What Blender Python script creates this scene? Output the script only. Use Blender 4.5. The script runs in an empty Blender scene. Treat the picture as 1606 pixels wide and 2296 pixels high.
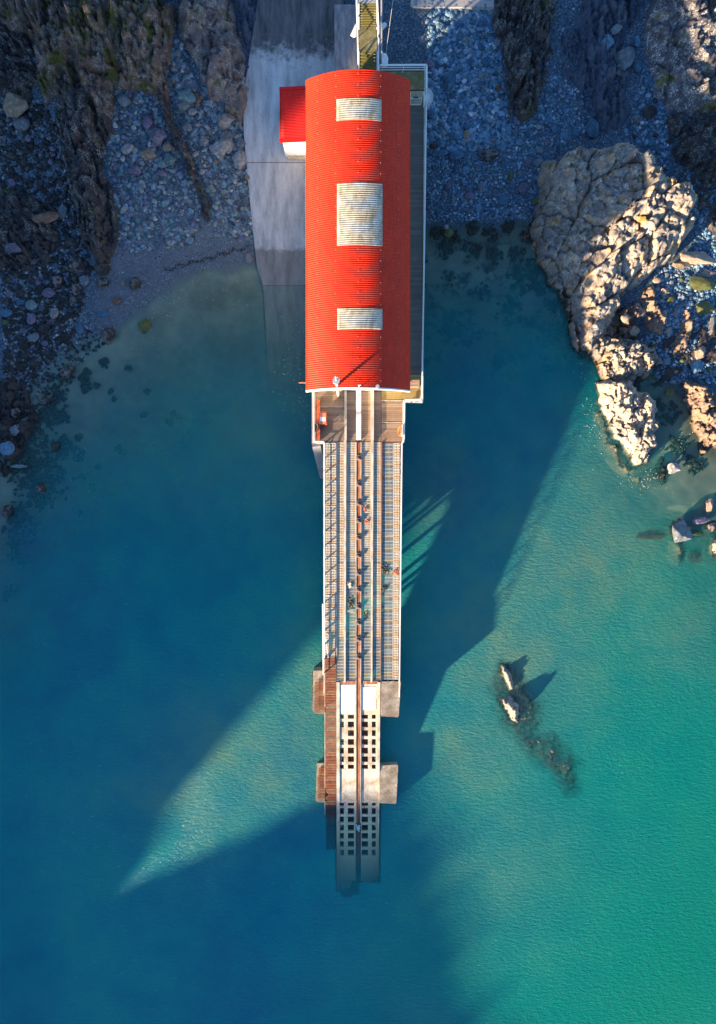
import bpy, math, random
import numpy as np
from mathutils import Vector, Matrix, Euler

random.seed(7)
RNG = np.random.default_rng(7)
C = bpy.context.scene.collection
PI = math.pi

# ------------------------------------------------------------------ measuring
CAMH, FPX, CX, CY = 75.0, 1594.0, 803.0, 1148.0
def P(px, py, z=0.0):
    k = (CAMH - z) / FPX
    return ((px - CX) * k, (CY - py) * k, z)
def PA(pts, z=0.0):
    return np.array([P(a, b, z)[:2] for a, b in pts])
AZ, EL = math.radians(39), math.radians(11.5)
TE = math.tan(EL)

# ------------------------------------------------------------------ noise
M32 = np.uint64(0xffffffff)
def h2(ix, iy, seed):
    ix = ix.astype(np.int64).astype(np.uint64) & M32
    iy = iy.astype(np.int64).astype(np.uint64) & M32
    h = (ix * np.uint64(374761393) + iy * np.uint64(668265263) + np.uint64(seed * 1013904223 % 4294967296)) & M32
    h = ((h ^ (h >> np.uint64(13))) * np.uint64(1274126177)) & M32
    h = ((h ^ (h >> np.uint64(15))) * np.uint64(2246822519)) & M32
    h = h ^ (h >> np.uint64(16))
    return h.astype(np.float64) / 4294967296.0
def vn(x, y, seed=0):
    ix, iy = np.floor(x), np.floor(y)
    fx, fy = x - ix, y - iy
    fx = fx*fx*(3-2*fx); fy = fy*fy*(3-2*fy)
    a = h2(ix, iy, seed); b = h2(ix+1, iy, seed); c = h2(ix, iy+1, seed); d = h2(ix+1, iy+1, seed)
    return (a*(1-fx)+b*fx)*(1-fy) + (c*(1-fx)+d*fx)*fy
def fbm(x, y, seed=0, o=4):
    s = 0; a = .5; t = 0
    for k in range(o):
        s = s + a*vn(x*2**k, y*2**k, seed+k*17); t += a; a *= .5
    return s/t
def worley(x, y, seed, p=1):
    ix, iy = np.floor(x), np.floor(y)
    f1 = np.full(x.shape, 9.); f2 = np.full(x.shape, 9.)
    cx = np.zeros(x.shape); cy = np.zeros(x.shape); ci = np.zeros(x.shape); cj = np.zeros(x.shape)
    for dx in (-1, 0, 1):
        for dy in (-1, 0, 1):
            jx, jy = ix+dx, iy+dy
            px = jx + h2(jx, jy, seed); py = jy + h2(jx, jy, seed+5)
            d = np.hypot(px-x, py-y)*.45+(abs(px-x)+abs(py-y))*.45
            m = d < f1
            f2 = np.where(m, f1, np.minimum(f2, d))
            cx = np.where(m, px, cx); cy = np.where(m, py, cy)
            ci = np.where(m, jx, ci); cj = np.where(m, jy, cj)
            f1 = np.where(m, d, f1)
    return f1, f2, cx, cy, ci, cj
def sdist(x, y, poly):
    """signed distance to a polygon, positive inside"""
    d = np.full(x.shape, 1e9); ins = np.zeros(x.shape, bool)
    n = len(poly)
    for i in range(n):
        ax, ay = poly[i]; bx, by = poly[(i+1) % n]
        ex, ey = bx-ax, by-ay
        t = np.clip(((x-ax)*ex+(y-ay)*ey)/(ex*ex+ey*ey+1e-12), 0, 1)
        d = np.minimum(d, np.hypot(x-ax-t*ex, y-ay-t*ey))
        c = ((ay > y) != (by > y))
        xi = ax + (y-ay)/(by-ay+1e-12)*ex
        ins ^= c & (x < xi)
    return np.where(ins, d, -d)

# ------------------------------------------------------------------ ground heights
CP = [(0,0,5),(200,0,5),(390,0,3.2),(540,0,3.2),(300,250,2.5),(450,150,2.7),(520,300,1.7),(300,350,2.0),(100,350,1.9),
(0,400,1.8),(0,200,3),(400,450,1.1),(560,450,.9),(300,520,.7),(200,600,.45),(50,550,.8),(0,700,.6),(575,575,.12),(480,600,0),
(400,628,0),(330,690,0),(250,735,0),(150,775,0),(90,830,0),(50,950,-.1),(0,1080,-.15),(90,1000,-.55),(60,1150,-.9),
(300,850,-.75),(450,750,-.7),(600,750,-1.0),(600,1000,-2.4),(300,1100,-1.9),(100,1300,-2.2),(0,1400,-1.5),(400,1500,-5),
(0,1800,-5.5),(700,1300,-4.5),(800,1700,-7),(800,2200,-10),(0,2296,-10),(1600,2296,-8),(1300,2000,-6),(1200,1600,-3.6),
(1000,1500,-4.5),(1000,1200,-3.2),(1000,900,-1.9),(1000,700,-1.1),(1000,570,-.3),(1100,570,-.25),(1000,495,0),(1150,490,0),(1200,600,-.7),
(1250,800,-1.5),(1330,1000,-1.9),(1400,1100,-1.3),(1500,1150,-1.0),(1600,1100,-.4),(1550,1250,-1.5),(1600,1400,-2.4),
(1400,1300,-2.8),(1600,1700,-5),(1500,900,-.25),(1520,800,.35),(1450,650,.6),(1550,600,.8),(1600,750,.5),(1600,500,1.2),
(1450,300,1.1),(1250,300,.9),(1000,300,1.1),(1000,100,2.2),(1250,100,1.7),(1600,200,1.8),(1600,0,2.6),(1000,-60,3.2),
(700,500,.8),(800,700,-1.4),(800,200,2),(700,0,3),(800,1000,-3)]
_c = np.array([(P(a, b, z)[0], P(a, b, z)[1], z) for a, b, z in CP])
def _tk(r2): return 0.5*r2*np.log(r2+1e-9)
def _tps():
    n = len(_c); A = np.zeros((n+3, n+3))
    d2 = (_c[:, None, 0]-_c[None, :, 0])**2 + (_c[:, None, 1]-_c[None, :, 1])**2
    A[:n, :n] = _tk(d2) + np.eye(n)*2.0
    A[:n, n] = 1; A[:n, n+1:] = _c[:, :2]; A[n, :n] = 1; A[n+1:, :n] = _c[:, :2].T
    b = np.zeros(n+3); b[:n] = _c[:, 2]
    return np.linalg.solve(A, b)
_w = _tps()
def ground(x, y):
    x = np.atleast_1d(np.asarray(x, float)); y = np.atleast_1d(np.asarray(y, float))
    sh = x.shape; x = np.clip(x.ravel(), -39, 39); y = np.clip(y.ravel(), -56, 56)
    out = np.zeros(len(x))
    for s in range(0, len(x), 40000):
        a, b = x[s:s+40000], y[s:s+40000]
        d2 = (a[:, None]-_c[None, :, 0])**2 + (b[:, None]-_c[None, :, 1])**2
        out[s:s+40000] = _tk(d2) @ _w[:-3] + _w[-3] + _w[-2]*a + _w[-1]*b
    n = fbm(x*.5, y*.5, 3, 4)-.5
    out += n*np.clip(.25+np.maximum(-out, 0)*.25, 0, 1.2)
    return out.reshape(sh)
def g1(x, y): return float(ground(x, y)[0])

# ------------------------------------------------------------------ materials
def new_mat(name):
    m = bpy.data.materials.new(name); m.use_nodes = True
    nt = m.node_tree; nt.nodes.clear()
    return m, nt, nt.nodes, nt.links
def N(nt, t, **kw):
    n = nt.nodes.new(t)
    for k, v in kw.items():
        if k in n.inputs: n.inputs[k].default_value = v
        else: setattr(n, k, v)
    return n
def ramp(nt, stops, interp='LINEAR'):
    r = nt.nodes.new('ShaderNodeValToRGB'); e = r.color_ramp; e.interpolation = interp
    while len(e.elements) > 1: e.elements.remove(e.elements[-1])
    for i, (p, c) in enumerate(stops):
        el = e.elements[0] if i == 0 else e.elements.new(p)
        el.position = p; el.color = (*c, 1) if len(c) == 3 else c
    return r
def coords(nt, scale=(1, 1, 1), rot=(0, 0, 0)):
    tc = nt.nodes.new('ShaderNodeTexCoord'); mp = nt.nodes.new('ShaderNodeMapping')
    mp.inputs['Scale'].default_value = scale; mp.inputs['Rotation'].default_value = rot
    nt.links.new(tc.outputs['Object'], mp.inputs['Vector'])
    return mp.outputs['Vector'], tc
def mixc(nt, a, b, fac, mode='MIX'):
    m = nt.nodes.new('ShaderNodeMix'); m.data_type = 'RGBA'; m.blend_type = mode
    for s, v in ((6, a), (7, b), (0, fac)):
        if hasattr(v, 'links') or hasattr(v, 'is_linked'): nt.links.new(v, m.inputs[s])
        elif s == 0: m.inputs[0].default_value = v
        else: m.inputs[s].default_value = (*v, 1)
    return m.outputs[2]
def mth(nt, op, a, b=None, clamp=False):
    m = nt.nodes.new('ShaderNodeMath'); m.operation = op; m.use_clamp = clamp
    for i, v in enumerate((a, b)):
        if v is None: continue
        if hasattr(v, 'is_linked'): nt.links.new(v, m.inputs[i])
        else: m.inputs[i].default_value = v
    return m.outputs[0]
def noise(nt, vec, scale, detail=6, rough=.6):
    n = N(nt, 'ShaderNodeTexNoise', Scale=scale, Detail=detail, Roughness=rough)
    nt.links.new(vec, n.inputs['Vector']); return n.outputs['Fac']
def finish(nt, col, rough=.7, metal=0, bump=None, bstr=.3, bdist=.03, alpha=None, spec=.4):
    b = N(nt, 'ShaderNodeBsdfPrincipled', Roughness=rough, Metallic=metal)
    b.inputs['Specular IOR Level'].default_value = spec
    if hasattr(col, 'is_linked'): nt.links.new(col, b.inputs['Base Color'])
    else: b.inputs['Base Color'].default_value = (*col, 1)
    if bump is not None:
        bp = N(nt, 'ShaderNodeBump', Strength=bstr, Distance=bdist)
        nt.links.new(bump, bp.inputs['Height']); nt.links.new(bp.outputs[0], b.inputs['Normal'])
    if alpha is not None: nt.links.new(alpha, b.inputs['Alpha'])
    o = nt.nodes.new('ShaderNodeOutputMaterial'); nt.links.new(b.outputs[0], o.inputs[0])
def surf(name, stops, scale=2, stretch=(1, 1, 1), rough=.7, metal=0, bstr=.3, bdist=.02, detail=7, spec=.4, fine=None, tide=None):
    m, nt, nn, ll = new_mat(name)
    v, _ = coords(nt, stretch)
    f = noise(nt, v, scale, detail)
    r = ramp(nt, stops); ll.new(f, r.inputs[0]); col = r.outputs[0]
    if fine:
        v2, _ = coords(nt)
        f2 = noise(nt, v2, fine[0], 4, .7)
        r2 = ramp(nt, [(.3, (1-fine[1],)*3), (.7, (1+fine[1],)*3)]); ll.new(f2, r2.inputs[0])
        col = mixc(nt, col, r2.outputs[0], 1.0, 'MULTIPLY')
    if tide:
        geo = nn.new('ShaderNodeNewGeometry'); sep = nn.new('ShaderNodeSeparateXYZ'); ll.new(geo.outputs['Position'], sep.inputs[0])
        k = mth(nt, 'MULTIPLY', mth(nt, 'ADD', mth(nt, 'SUBTRACT', .35, sep.outputs['Z']), mth(nt, 'MULTIPLY', mth(nt, 'SUBTRACT', f, .5), 2.0)), 1.5, True)
        col = mixc(nt, col, tide, mth(nt, 'MULTIPLY', k, .8))
    finish(nt, col, rough, metal, f, bstr, bdist, spec=spec)
    return m

def rock_mat(name, base, dark, light, lichen=.0, moss=.0, mosscol=(.06, .065, .012), weed=.5, strata=(3, .5, 1), rot=.1, ochre=.0, bst=.9, wettop=.55):
    m, nt, nn, ll = new_mat(name)
    v, tc = coords(nt, strata, (0, 0, rot)); vo, _ = coords(nt)
    geo = nn.new('ShaderNodeNewGeometry'); sep = nn.new('ShaderNodeSeparateXYZ'); ll.new(geo.outputs['Position'], sep.inputs[0])
    f = noise(nt, v, 1.3, 10, .65); big = noise(nt, vo, .45, 4, .5); fi = noise(nt, vo, 6, 8, .7)
    r = ramp(nt, [(.28, dark), (.45, base), (.62, base), (.78, light)]); ll.new(f, r.inputs[0])
    r2 = ramp(nt, [(.3, (.55, .60, .72)), (.7, (1.35, 1.2, 1.05))]); ll.new(big, r2.inputs[0])
    col = mixc(nt, r.outputs[0], r2.outputs[0], 1.0, 'MULTIPLY')
    r3 = ramp(nt, [(.32, (.55,)*3), (.5, (1,)*3), (.75, (1.25,)*3)]); ll.new(fi, r3.inputs[0])
    col = mixc(nt, col, r3.outputs[0], 1.0, 'MULTIPLY')
    if ochre:
        on = noise(nt, vo, .9, 5, .6); ro = ramp(nt, [(.60-ochre*.1, (0,)*3), (.70, (1,)*3)]); ll.new(on, ro.inputs[0])
        col = mixc(nt, col, (.35, .17, .055), mth(nt, 'MULTIPLY', ro.outputs[0], ochre))
    up = mth(nt, 'SUBTRACT', sep.outputs['Z'], .9, True)
    if lichen:
        vr = N(nt, 'ShaderNodeTexVoronoi', Scale=3.2, Randomness=1); ll.new(vo, vr.inputs['Vector'])
        ln = noise(nt, vo, 1.1, 7, .75); lf = noise(nt, vo, 9, 4, .7)
        a = ramp(nt, [(.48, (0,)*3), (.56, (1,)*3)]); ll.new(ln, a.inputs[0])
        b = ramp(nt, [(.50, (0,)*3), (.58, (1,)*3)]); ll.new(lf, b.inputs[0])
        k = mth(nt, 'MULTIPLY', mth(nt, 'MULTIPLY', a.outputs[0], b.outputs[0]), up)
        col = mixc(nt, col, (.62, .6, .54), mth(nt, 'MULTIPLY', k, lichen))
    if moss:
        mn = noise(nt, vo, .42, 8, .7); a = ramp(nt, [(.62-moss*.14, (0,)*3), (.67-moss*.10, (1,)*3)]); ll.new(mn, a.inputs[0])
        mc = ramp(nt, [(.35, tuple(c*.45 for c in mosscol)), (.65, tuple(c*1.5 for c in mosscol))]); ll.new(fi, mc.inputs[0])
        col = mixc(nt, col, mc.outputs[0], mth(nt, 'MULTIPLY', a.outputs[0], up))
    # weed and wet rock that really grows in the tide band
    wn = noise(nt, vo, 1.4, 6, .7)
    zz = mth(nt, 'ADD', mth(nt, 'MULTIPLY', mth(nt, 'SUBTRACT', wettop, sep.outputs['Z']), 1.6), mth(nt, 'MULTIPLY', mth(nt, 'SUBTRACT', wn, .5), 3.2), True)
    col = mixc(nt, col, (.022, .017, .010), mth(nt, 'MULTIPLY', zz, weed))
    h = mth(nt, 'ADD', f, mth(nt, 'MULTIPLY', fi, .5))
    finish(nt, col, .75, 0, h, bst, .12, spec=.35)
    return m

M = {}
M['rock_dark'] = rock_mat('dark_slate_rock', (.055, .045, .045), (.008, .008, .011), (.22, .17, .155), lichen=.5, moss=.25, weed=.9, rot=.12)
M['rock_left'] = rock_mat('mossy_cliff_rock', (.15, .105, .085), (.02, .012, .010), (.46, .37, .33), lichen=.55, moss=.85, rot=.25, strata=(2.6, .5, 1), weed=.6, ochre=.5)
M['rock_slab'] = rock_mat('pinkish_slab_rock', (.18, .14, .13), (.045, .028, .024), (.42, .37, .34), lichen=.6, moss=.3, rot=.35, strata=(1.6, .5, 1), weed=.6, ochre=.5)
M['rock_blue'] = rock_mat('blue_grey_rock', (.06, .08, .12), (.012, .018, .03), (.27, .30, .38), lichen=.15, moss=.0, rot=.08, strata=(2.4, .25, 1), weed=.6)
M['rock_pale'] = rock_mat('pale_lichen_rock', (.30, .255, .215), (.06, .042, .032), (.56, .5, .43), lichen=.95, moss=.22, mosscol=(.16, .11, .015), rot=.3, strata=(1.5, .6, 1), weed=.95, ochre=.95)
M['rock_brown'] = rock_mat('brown_broken_rock', (.26, .18, .13), (.05, .03, .022), (.42, .33, .26), lichen=.2, moss=.12, mosscol=(.12, .12, .015), rot=.5, strata=(1.4, .7, 1), weed=.97)
M['rock_lichen'] = rock_mat('lichen_spotted_rock', (.11, .10, .11), (.03, .03, .033), (.21, .18, .18), lichen=1.0, moss=.35, mosscol=(.14, .11, .03), rot=.6, strata=(1.2, .8, 1), weed=.6, ochre=.2)
M['rock_sea'] = rock_mat('sea_washed_rock', (.46, .38, .30), (.12, .09, .065), (.66, .58, .5), lichen=.2, moss=0, rot=.3, strata=(1.8, .5, 1), weed=.9, wettop=.0)
M['rock_reef'] = rock_mat('submerged_reef_rock', (.62, .48, .28), (.26, .19, .11), (.74, .60, .40), rot=.1, strata=(1.6, .5, 1), weed=.2, wettop=-2)

def stone_mat(name, stops, attr=False, bst=.3, rough=.65, weed=0.0):
    m, nt, nn, ll = new_mat(name)
    if attr: a = N(nt, 'ShaderNodeAttribute'); a.attribute_name = 'rnd'; src = a.outputs['Fac']
    else: a = nn.new('ShaderNodeObjectInfo'); src = a.outputs['Random']
    r = ramp(nt, stops); ll.new(src, r.inputs[0])
    v, _ = coords(nt)
    f = noise(nt, v, 3 if not attr else 4, 7, .65)
    r2 = ramp(nt, [(.3, (.45,)*3), (.7, (1.35,)*3)]); ll.new(f, r2.inputs[0])
    col = mixc(nt, r.outputs[0], r2.outputs[0], 1.0, 'MULTIPLY')
    fs = noise(nt, v, 1.3, 4, .6); rs = ramp(nt, [(.4, (.75, .72, .68)), (.6, (1.1, 1.1, 1.15))]); ll.new(fs, rs.inputs[0]); col = mixc(nt, col, rs.outputs[0], 1.0, 'MULTIPLY')
    if weed:
        fw = noise(nt, v, 1.6, 5, .6); rw = ramp(nt, [(.44, (0,)*3), (.52, (1,)*3)]); ll.new(fw, rw.inputs[0])
        col = mixc(nt, col, (.012, .011, .008), mth(nt, 'MULTIPLY', rw.outputs[0], weed))
    finish(nt, col, rough, 0, f, bst, .05, spec=.4)
    return m
BL = (.10, .14, .20); 
M['peb_left'] = stone_mat('mixed_beach_pebbles', [(0, (.04, .07, .095)), (.25, (.10, .17, .21)), (.45, (.17, .16, .24)), (.6, (.14, .25, .27)), (.8, (.24, .29, .33)), (.93, (.32, .29, .25)), (1, (.5, .49, .46))], True)
M['peb_right'] = stone_mat('shade_blue_slate_pebbles', [(0, (.03, .07, .12)), (.3, (.08, .17, .26)), (.6, (.13, .24, .34)), (.85, (.22, .32, .40)), (.95, (.34, .36, .42)), (1, (.55, .57, .57))], True)  # blue cast of the shaded beach is put into these colours
M['peb_dark'] = stone_mat('weed_and_shade_dark_pebbles', [(0, (.008, .012, .016)), (.5, (.02, .032, .045)), (.8, (.05, .055, .075)), (1, (.16, .15, .17))], True, weed=.9)  # darkened for the left shore's deep shade as well as for weed
def sm(n, c, weed=0., k=.18):
    M[n] = stone_mat(n+'_stone', [(0, tuple(x*(1-k) for x in c)), (1, tuple(x*(1+k) for x in c))], False, .5, weed=weed)
sm('grey', (.15, .17, .19)); sm('purple', (.14, .115, .17)); sm('cream', (.25, .235, .225)); sm('teal', (.12, .20, .21)); sm('tan', (.25, .19, .13))
sm('brown', (.17, .09, .06)); sm('blue', (.09, .18, .27)); sm('slate', (.05, .12, .19)); sm('dark', (.06, .055, .055), .95); sm('mossy', (.12, .13, .035), .3)  # blue and slate carry the shade's blue cast in their colour
sm('bleached', (.27, .26, .265)); sm('weedy', (.19, .16, .16), .95); sm('warm', (.42, .31, .235), .35)

# ground: gravel, sand and seabed
def ground_mat():
    m, nt, nn, ll = new_mat('shingle_and_seabed')
    v, _ = coords(nt); geo = nn.new('ShaderNodeNewGeometry'); sep = nn.new('ShaderNodeSeparateXYZ'); ll.new(geo.outputs['Position'], sep.inputs[0])
    vor = N(nt, 'ShaderNodeTexVoronoi', Scale=7.5); ll.new(v, vor.inputs['Vector'])
    sc = nn.new('ShaderNodeSeparateColor'); ll.new(vor.outputs['Color'], sc.inputs[0])
    r = ramp(nt, [(0, (.025, .055, .085)), (.4, (.06, .11, .16)), (.7, (.10, .15, .20)), (.93, (.17, .20, .23)), (1, (.30, .32, .32))]); ll.new(sc.outputs[0], r.inputs[0])
    edge = ramp(nt, [(.25, (1, 1, 1)), (.75, (.35, .35, .4))]); ll.new(vor.outputs['Distance'], edge.inputs[0])
    gravel = mixc(nt, r.outputs[0], edge.outputs[0], .8, 'MULTIPLY')
    big = noise(nt, v, .25, 6, .6); fine = noise(nt, v, 14, 3, .6)
    sandc = ramp(nt, [(.3, (.08, .085, .10)), (.55, (.17, .17, .18)), (.75, (.34, .33, .30))]); ll.new(fine, sandc.inputs[0])
    # sand on the lower left beach
    xs = mth(nt, 'MULTIPLY', mth(nt, 'SUBTRACT', -6.0, sep.outputs['X']), 1.0, True)
    xs = mth(nt, 'MULTIPLY', xs, mth(nt, 'MULTIPLY', mth(nt, 'ADD', sep.outputs['X'], 28.5), .4, True))
    zz = mth(nt, 'MULTIPLY', mth(nt, 'SUBTRACT', 1.35, sep.outputs['Z']), 1.2, True)
    sfac = mth(nt, 'MULTIPLY', xs, mth(nt, 'MULTIPLY', zz, .75))
    land = mixc(nt, gravel, sandc.outputs[0], sfac)
    # seabed
    sb = ramp(nt, [(.35, (.20, .19, .14)), (.6, (.36, .34, .25))]); ll.new(big, sb.inputs[0])
    wd = noise(nt, v, .38, 8, .72); wr = ramp(nt, [(.5, (0,)*3), (.58, (1,)*3)]); ll.new(wd, wr.inputs[0])
    # weed grows along the right beach foot and on the rocky flanks
    xr = mth(nt, 'MULTIPLY', mth(nt, 'SUBTRACT', sep.outputs['X'], 5.5), .5, True)
    yr = mth(nt, 'MULTIPLY', mth(nt, 'SUBTRACT', sep.outputs['Y'], 8.0), .12, True)
    wk = mth(nt, 'MULTIPLY', wr.outputs[0], mth(nt, 'ADD', .1, mth(nt, 'MULTIPLY', xr, yr), True))
    seab = mixc(nt, sb.outputs[0], (.018, .022, .012), wk)
    strip = mth(nt, 'MULTIPLY', mth(nt, 'ADD', mth(nt, 'MULTIPLY', mth(nt, 'ADD', sep.outputs['Z'], .5), 2.0, True), 0, True), xr)
    k = mth(nt, 'MULTIPLY', mth(nt, 'SUBTRACT', .03, sep.outputs['Z']), 7.0, True)
    seab = mixc(nt, seab, (.02, .026, .010), mth(nt, 'MULTIPLY', strip, .9))
    col = mixc(nt, land, seab, k)
    wetn = noise(nt, v, .8, 5, .6)
    wet = mth(nt, 'ADD', mth(nt, 'MULTIPLY', mth(nt, 'SUBTRACT', .55, sep.outputs['Z']), 1.2, True), 0)
    col = mixc(nt, col, (.62, .66, .72), mth(nt, 'MULTIPLY', wet, .8), 'MULTIPLY')
    finish(nt, col, .7, 0, vor.outputs['Distance'], -.5, .06)
    return m
M['ground'] = ground_mat()

def water_mat():
    m, nt, nn, ll = new_mat('sea_water')
    v, _ = coords(nt)
    at = N(nt, 'ShaderNodeAttribute'); at.attribute_name = 'veil'
    big = noise(nt, v, .045, 5, .55); mid = noise(nt, v, .22, 7, .6)
    f = mth(nt, 'ADD', mth(nt, 'MULTIPLY', big, .6), mth(nt, 'MULTIPLY', mid, .4))
    c = ramp(nt, [(.34, (.0, .135, .19)), (.5, (.0, .19, .205)), (.66, (.010, .24, .20))]); ll.new(f, c.inputs[0])
    gn = N(nt, 'ShaderNodeAttribute'); gn.attribute_name = 'algae'
    c_ = mixc(nt, c.outputs[0], (.006, .185, .118), gn.outputs['Fac'])
    tu = N(nt, 'ShaderNodeAttribute'); tu.attribute_name = 'silt_and_sun'
    silt_and_sun = ramp(nt, [(.42, (0,)*3), (.68, (1,)*3)]); ll.new(mid, silt_and_sun.inputs[0])
    col = mixc(nt, c_, (.13, .22, .15), mth(nt, 'MULTIPLY', tu.outputs['Fac'], mth(nt, 'ADD', .45, mth(nt, 'MULTIPLY', silt_and_sun.outputs[0], .55))))
    v2, _ = coords(nt, (1, 2.4, 1), (0, 0, -.25)); v3, _ = coords(nt, (1, 1.8, 1), (0, 0, .5))
    w1 = noise(nt, v2, 1.5, 6, .65); w2 = noise(nt, v3, 3.2, 4, .6)
    patch = noise(nt, v, .07, 3, .5)
    w = mth(nt, 'ADD', w1, mth(nt, 'MULTIPLY', w2, .35))
    calm = ramp(nt, [(.35, (.25,)*3), (.65, (1,)*3)]); ll.new(patch, calm.inputs[0])
    bp = N(nt, 'ShaderNodeBump', Distance=.22); ll.new(w, bp.inputs['Height'])
    ll.new(mth(nt, 'MULTIPLY', calm.outputs[0], .9), bp.inputs['Strength'])
    bp2 = N(nt, 'ShaderNodeBump', Distance=.22, Strength=.5); ll.new(w, bp2.inputs['Height'])
    dif = nn.new('ShaderNodeBsdfDiffuse'); ll.new(col, dif.inputs[0]); ll.new(bp2.outputs[0], dif.inputs['Normal'])
    # pale foam flecks that also paint in glints off the ripples
    v4, _ = coords(nt, (.55, 2.2, 1), (0, 0, -.3)); fo = noise(nt, v4, 2.6, 5, .72); fp = noise(nt, v, .09, 4, .6)
    f1 = ramp(nt, [(.62, (0,)*3), (.70, (1,)*3)]); ll.new(fo, f1.inputs[0]); f2 = ramp(nt, [(.42, (.15,)*3), (.6, (1,)*3)]); ll.new(fp, f2.inputs[0])
    col = mixc(nt, col, (.16, .42, .46), mth(nt, 'MULTIPLY', mth(nt, 'MULTIPLY', f1.outputs[0], f2.outputs[0]), mth(nt, 'MULTIPLY', at.outputs['Fac'], .75))); ll.new(col, dif.inputs[0])
    tr = nn.new('ShaderNodeBsdfTransparent'); tr.inputs[0].default_value = (.86, .96, .93, 1)
    mx = nn.new('ShaderNodeMixShader'); ll.new(at.outputs['Fac'], mx.inputs[0]); ll.new(tr.outputs[0], mx.inputs[1]); ll.new(dif.outputs[0], mx.inputs[2])
    gl = N(nt, 'ShaderNodeBsdfGlossy', Roughness=.12); ll.new(bp.outputs[0], gl.inputs['Normal'])
    fr = N(nt, 'ShaderNodeFresnel', IOR=1.33); gg = nn.new('ShaderNodeNewGeometry')
    ll.new(mth(nt, 'SUBTRACT', 1.33, mth(nt, 'MULTIPLY', gg.outputs['Backfacing'], 1.33-1/1.33)), fr.inputs['IOR'])
    m2 = nn.new('ShaderNodeMixShader'); ll.new(fr.outputs[0], m2.inputs[0]); ll.new(mx.outputs[0], m2.inputs[1]); ll.new(gl.outputs[0], m2.inputs[2])
    o = nn.new('ShaderNodeOutputMaterial'); ll.new(m2.outputs[0], o.inputs[0])
    return m
M['water'] = water_mat()

def roof_mat(name, c1, c2, rough=.38, metal=.0, stain=False):
    m, nt, nn, ll = new_mat(name)
    v, tc = coords(nt)
    f = noise(nt, v, .5, 6, .6); r = ramp(nt, [(.3, c1), (.7, c2)]); ll.new(f, r.inputs[0]); col = r.outputs[0]
    v2, _ = coords(nt, (1.5, .25, 1)); g = noise(nt, v2, 3, 5, .7)
    rr = ramp(nt, [(.3, (.8,)*3), (.7, (1.12,)*3)]); ll.new(g, rr.inputs[0])
    col = mixc(nt, col, rr.outputs[0], 1, 'MULTIPLY')
    sp_ = noise(nt, v, 6.5, 6, .75); s3 = ramp(nt, [(.66, (0,)*3), (.74, (1,)*3)]); ll.new(sp_, s3.inputs[0])
    col = mixc(nt, col, (.55, .38, .30), mth(nt, 'MULTIPLY', s3.outputs[0], .35))
    if stain:
        v3, _ = coords(nt, (1.2, .8, 1)); s = noise(nt, v3, 1.1, 8, .75); sr = ramp(nt, [(.45, (1, 1, 1)), (.62, (.48, .44, .35))]); ll.new(s, sr.inputs[0])
        col = mixc(nt, col, sr.outputs[0], .8, 'MULTIPLY')
    finish(nt, col, rough, metal, g, .08, .01, spec=.22)
    return m
M['red_roof'] = roof_mat('red_painted_sheet', (.64, .028, .008), (.74, .038, .010), .5)
M['red_flash'] = roof_mat('red_flashing', (.56, .012, .010), (.62, .016, .012), .5)
M['skylight'] = roof_mat('weathered_rooflight', (.42, .39, .31), (.56, .52, .43), .6, stain=True)
M['white'] = surf('white_paint', [(.3, (.72, .70, .66)), (.7, (.84, .83, .8))], 2.5, rough=.5, bstr=.05)
M['white_rust'] = surf('white_paint_with_rust', [(.3, (.8, .79, .76)), (.62, (.82, .8, .77)), (.70, (.45, .2, .09)), (.8, (.25, .08, .03))], 3.2, rough=.5, bstr=.1)
M['galv'] = surf('galvanised_steel', [(.3, (.42, .43, .45)), (.7, (.58, .58, .6))], 4, rough=.45, metal=.3, bstr=.05)
M['concrete'] = surf('weathered_concrete', [(.25, (.22, .16, .10)), (.42, (.46, .37, .27)), (.58, (.60, .53, .44)), (.8, (.82, .77, .7))], .9, rough=.85, bstr=.5, bdist=.04, fine=(7, .25), tide=(.78, .58, .34))
M['concrete_light'] = surf('bleached_concrete', [(.25, (.6, .54, .46)), (.5, (.78, .74, .68)), (.75, (.86, .84, .8))], .8, rough=.85, bstr=.4, bdist=.04, fine=(8, .15))
M['concrete_grey'] = surf('grey_concrete', [(.3, (.26, .25, .25)), (.7, (.42, .4, .38))], .9, rough=.85, bstr=.4, fine=(6, .15))
M['pad'] = surf('stained_pad_concrete', [(.25, (.14, .11, .07)), (.42, (.30, .23, .16)), (.58, (.46, .37, .28)), (.78, (.64, .56, .47))], .8, rough=.9, bstr=.7, bdist=.06, fine=(5, .3), detail=10, tide=(.16, .12, .05))
M['concrete_wall'] = surf('old_concrete_plinth', [(.3, (.14, .13, .14)), (.5, (.24, .215, .22)), (.7, (.36, .33, .32))], 1.2, (1.8, .45, 1), rough=.9, bstr=.5, fine=(7, .2))
M['timber'] = surf('silvered_timber', [(.3, (.34, .28, .23)), (.5, (.56, .49, .42)), (.75, (.72, .66, .58))], 1.4, (3, .5, 3), rough=.8, bstr=.3)
M['timber_white'] = surf('pale_timber_rail', [(.3, (.28, .22, .17)), (.5, (.48, .43, .37)), (.75, (.62, .58, .52))], 1.4, (3, .4, 3), rough=.7, bstr=.2)
M['rust'] = surf('rusty_steel', [(.25, (.12, .03, .014)), (.45, (.27, .085, .035)), (.62, (.40, .17, .08)), (.8, (.55, .36, .22))], 1.3, (2.2, .45, 2), rough=.8, bstr=.4)
M['rust_dark'] = surf('dark_rust', [(.3, (.06, .025, .02)), (.7, (.2, .07, .04))], 3, rough=.85, bstr=.4)
M['orange'] = surf('orange_paint', [(.25, (.3, .07, .02)), (.5, (.60, .12, .03)), (.8, (.68, .17, .05))], 2.5, rough=.55, bstr=.15)
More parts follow.
